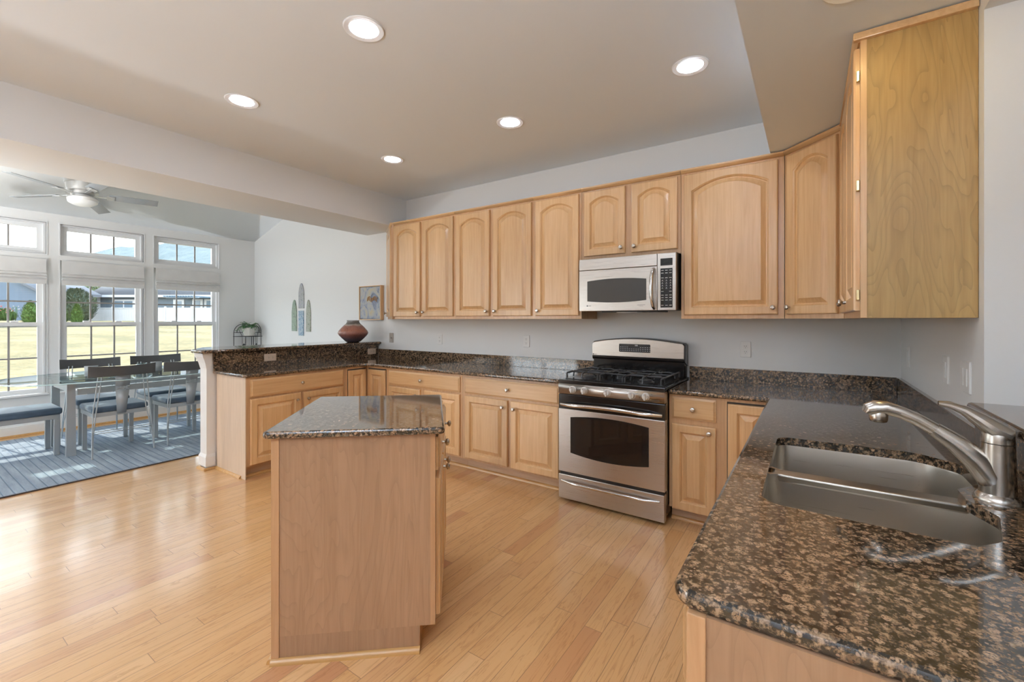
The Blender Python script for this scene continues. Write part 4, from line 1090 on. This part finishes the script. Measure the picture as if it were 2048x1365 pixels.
# ranch house behind the fence
p0, p1 = away(196, 47), away(470, 47)
d_ = (p1-p0); d_.z = 0; Lh = d_.length; az = math.atan2(d_.y, d_.x)
zb = 1.2
ho = thing('neighbour_house', 'grey-blue ranch house with white trim behind the white fence', 'house', (p0.x, p0.y, zb), az)
MB().box(0, Lh, 0, 9, -.2, 2.75).build('walls', M['sid'], ho)
MB().rings([[(x, -.5, 2.75), (x, 9.5, 2.75), (x, 4.5, 5.6)] for x in (-.9, Lh+.5)]).build('roof', M['roof'], ho)
MB().box(-.9, Lh+.5, -.56, -.42, 2.55, 2.80).build('eave_fascia', M['otrim'], ho)
MB().box(-.08, .25, -.05, .0, -.2, 2.55).build('corner_board', M['otrim'], ho)
def hwin(x0, x1, z0, z1, name='window'):
    w = MB(); w.box(x0-.18, x1+.18, -.10, 0, z0-.15, z1+.18); o = w.build(name, M['otrim'], ho)
    q = MB(); n = 2 if x1-x0 > 2 else 1
    for k in range(n): q.box(x0+(x1-x0)*k/n+.08, x0+(x1-x0)*(k+1)/n-.08, -.13, -.10, z0, z1)
    q.build('pane', M['owin'], o)
k_ = Lh/(470-196)
hwin(34*k_, 72*k_, .55, 2.15); hwin(155*k_, 170*k_, .75, 2.15); hwin(217*k_, 240*k_, .2, 2.2)
hwin(193*k_, 207*k_, 0, 2.2, 'door')
pg = MB(); pg.box(180*k_, 240*k_, -3, -2.8, 2.35, 2.45)
for k in range(12): pg.box(180*k_+k*5*k_, 180*k_+k*5*k_+.08, -3.4, 0, 2.45, 2.58)
pg.build('pergola', M['owin'], ho)
# gable house on the left
q0 = away(-120, 40); hg = thing('neighbour_house', 'slate-blue gable house seen through the left window', 'house', (q0.x, q0.y, 1.0), az)
wl2 = (away(82, 40)-q0).length
MB().rings([[(0, y, 0), (wl2, y, 0), (wl2, y, 2.9), (wl2/2, y, 5.2), (0, y, 2.9)] for y in (0, 5)]).build('walls', M['sid2'], hg)
for s in (0, 1):
    a0 = (wl2/2, 5.25); b0 = (-.5, 2.7) if s == 0 else (wl2+.5, 2.7)
    MB().rings([[(a0[0], y, a0[1]), (b0[0], y, b0[1]), (b0[0], y, b0[1]+.22), (a0[0], y, a0[1]+.25)] for y in (-.5, 5.4)]).build('roof', M['roof'], hg)
MB().box(0, wl2, -.03, .02, 0, .25).build('foundation_board', M['otrim'], hg)
# fence
f0, f1 = away(172, 40), away(480, 40)
d_ = f1-f0; d_.z = 0; Lf = d_.length
fe = thing('privacy_fence', 'white vinyl privacy fence at the far side of the lawn', 'fence', (f0.x, f0.y, 1.15), math.atan2(d_.y, d_.x))
mfe = mat('white_fence_vinyl', (.46, .46, .46), .5)
fp = MB(); n = int(Lf/.16)
for k in range(n): fp.box(k*.16, k*.16+.15, 0, .03, .0, 1.28)
fp.build('panels', mfe, fe)
fr_ = MB(); fr_.box(0, Lf, -.03, .05, 1.24, 1.32); fr_.box(0, Lf, -.03, .05, .05, .14); fr_.build('rails', mfe, fe)
for k in range(int(Lf/2.4)+1): MB().box(k*2.4-.06, k*2.4+.06, -.05, .07, -.2, 1.42, .01).build('post', mfe, fe)
# conical shrubs
def foliage_mat(n, a, b, sc=5):
    m = mat(n, a, .9); t = NT(m); v_ = t.noise(t.coord(), sc, 5, .7); t.color(t.ramp(v_, [(.38, b), (.62, a)])); return m
M['cone'] = foliage_mat('bright_conifer', (.085, .145, .024), (.03, .068, .014), 9)
M['bush'] = foliage_mat('grey_green_bush', (.105, .13, .083), (.024, .045, .023), 4)
def tuft(mb, prof, seed, n, leafL):
    random.seed(seed)
    H_ = prof[-1][1]
    for k in range(n):
        z = random.uniform(0, H_)
        for (r0, z0), (r1, z1) in zip(prof, prof[1:]):
            if z0 <= z <= z1: r = r0+(r1-r0)*(z-z0)/(z1-z0+1e-6); break
        a = random.uniform(0, 2*PI); rr = r*random.uniform(.85, 1.06)
        leaf(mb, (rr*math.cos(a), rr*math.sin(a), z), (math.cos(a)*.5, math.sin(a)*.5, random.uniform(.5, 1.2)), (0, 0, 1), leafL*random.uniform(.7, 1.3), leafL*.45)
def conifer(u, f, h, w, label):
    p = away(u, f); t = thing('conical_shrub', label, 'shrub', (p.x, p.y, p.z), 0, 'clipped conifers on the lawn')
    prof = [(w*.30, 0.05), (w*.46, h*.15), (w*.5, h*.35), (w*.42, h*.6), (w*.25, h*.82), (.03, h)]
    m = MB(); m.lathe([(a*.93, b) for a, b in prof], seg=20); tuft(m, prof, int(u), 900, .12); m.build('foliage', M['cone'], t)
    MB().lathe([(.06, -.1), (.05, .3)], seg=8).build('trunk', mat('brown_bark', (.12, .08, .05), .9), t)
conifer(61, 31, 1.58, .98, 'bright green cone-shaped shrub seen through the left window')
conifer(121, 32, 1.45, .84, 'cone-shaped shrub half cut by the left edge of the middle window')
conifer(154, 32, 1.45, .70, 'bright green cone-shaped shrub standing inside the middle window view')
def bush(u, f, h, w, label, mt, seed, kind='leafy_bush', cat='bush'):
    p = away(u, f); t = thing(kind, label, cat, (p.x, p.y, p.z), 0)
    prof = [(w*.35, 0.0), (w*.5, h*.3), (w*.48, h*.6), (w*.3, h*.85), (w*.08, h)]
    m = MB(); m.lathe([(a*.85, b) for a, b in prof], seg=18); tuft(m, prof, seed, 1500, .26 if h > 2 else .14); m.build('foliage', mt, t)
    MB().lathe([(.10, -.1), (.08, .4)], seg=8).build('trunk', mat('bark', (.10, .08, .06), .9), t)
bush(152, 38, 2.65, 2.6, 'tall grey-green bush behind the small cone shrubs', M['bush'], 5)
bush(178, 60, 5.4, 6.0, 'large olive tree beyond the corner of the ranch house', foliage_mat('olive_tree', (.11, .127, .046), (.035, .052, .023), 3), 6, 'leafy_tree', 'tree')
bush(132, 70, 6.6, 7.0, 'yellow-green tree behind the bushes at the left of the middle window', foliage_mat('yellow_tree', (.125, .145, .06), (.046, .07, .028), 3), 8, 'leafy_tree', 'tree')
bush(6, 37, .95, 1.6, 'low round green bush against the blue house', M['cone'], 9)
random.seed(21)
for k, (u, z, c) in enumerate(((10, 1.55, (.3, .09, .08)), (20, 1.55, (.32, .1, .08)), (31, 1.22, (.32, .3, .27)))):
    p = away(u, 36); t = thing('flower_bush', ['red-flowered shrub against the blue house, leftmost', 'red-flowered shrub against the blue house, in the middle', 'pale-flowered shrub beside the left window grille'][k], 'flowers', (p.x, p.y, p.z), 0, 'flowering shrubs by the blue house')
    m = MB(); hh = 1.2
    for q in range(6): m.tube([(0, 0, -.05), (random.uniform(-.2, .2), random.uniform(-.2, .2), hh*random.uniform(.6, 1))], .012, 5)
    m.build('stems', M['cone'], t)
    m = MB()
    for q in range(8): m.lathe([(0, -.05), (.05, 0), (0, .05)], (random.uniform(-.25, .25), random.uniform(-.25, .25), hh*random.uniform(.55, 1.05)), 'Z', 8, False, False)
    m.build('blossoms', mat('blossom', c, .7), t)
# wooded hill on the horizon
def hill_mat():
    m = mat('hazy_woodland', rough=1.0); t = NT(m); n = t.noise(t.coord(), .06, 6, .75); t.color(t.ramp(n, [(.35, (.082, .112, .113)), (.65, (.14, .173, .17))])); t.bump(n, 1.0, 6); return m  # bluish tones hold the aerial haze, mixed into the woodland colour
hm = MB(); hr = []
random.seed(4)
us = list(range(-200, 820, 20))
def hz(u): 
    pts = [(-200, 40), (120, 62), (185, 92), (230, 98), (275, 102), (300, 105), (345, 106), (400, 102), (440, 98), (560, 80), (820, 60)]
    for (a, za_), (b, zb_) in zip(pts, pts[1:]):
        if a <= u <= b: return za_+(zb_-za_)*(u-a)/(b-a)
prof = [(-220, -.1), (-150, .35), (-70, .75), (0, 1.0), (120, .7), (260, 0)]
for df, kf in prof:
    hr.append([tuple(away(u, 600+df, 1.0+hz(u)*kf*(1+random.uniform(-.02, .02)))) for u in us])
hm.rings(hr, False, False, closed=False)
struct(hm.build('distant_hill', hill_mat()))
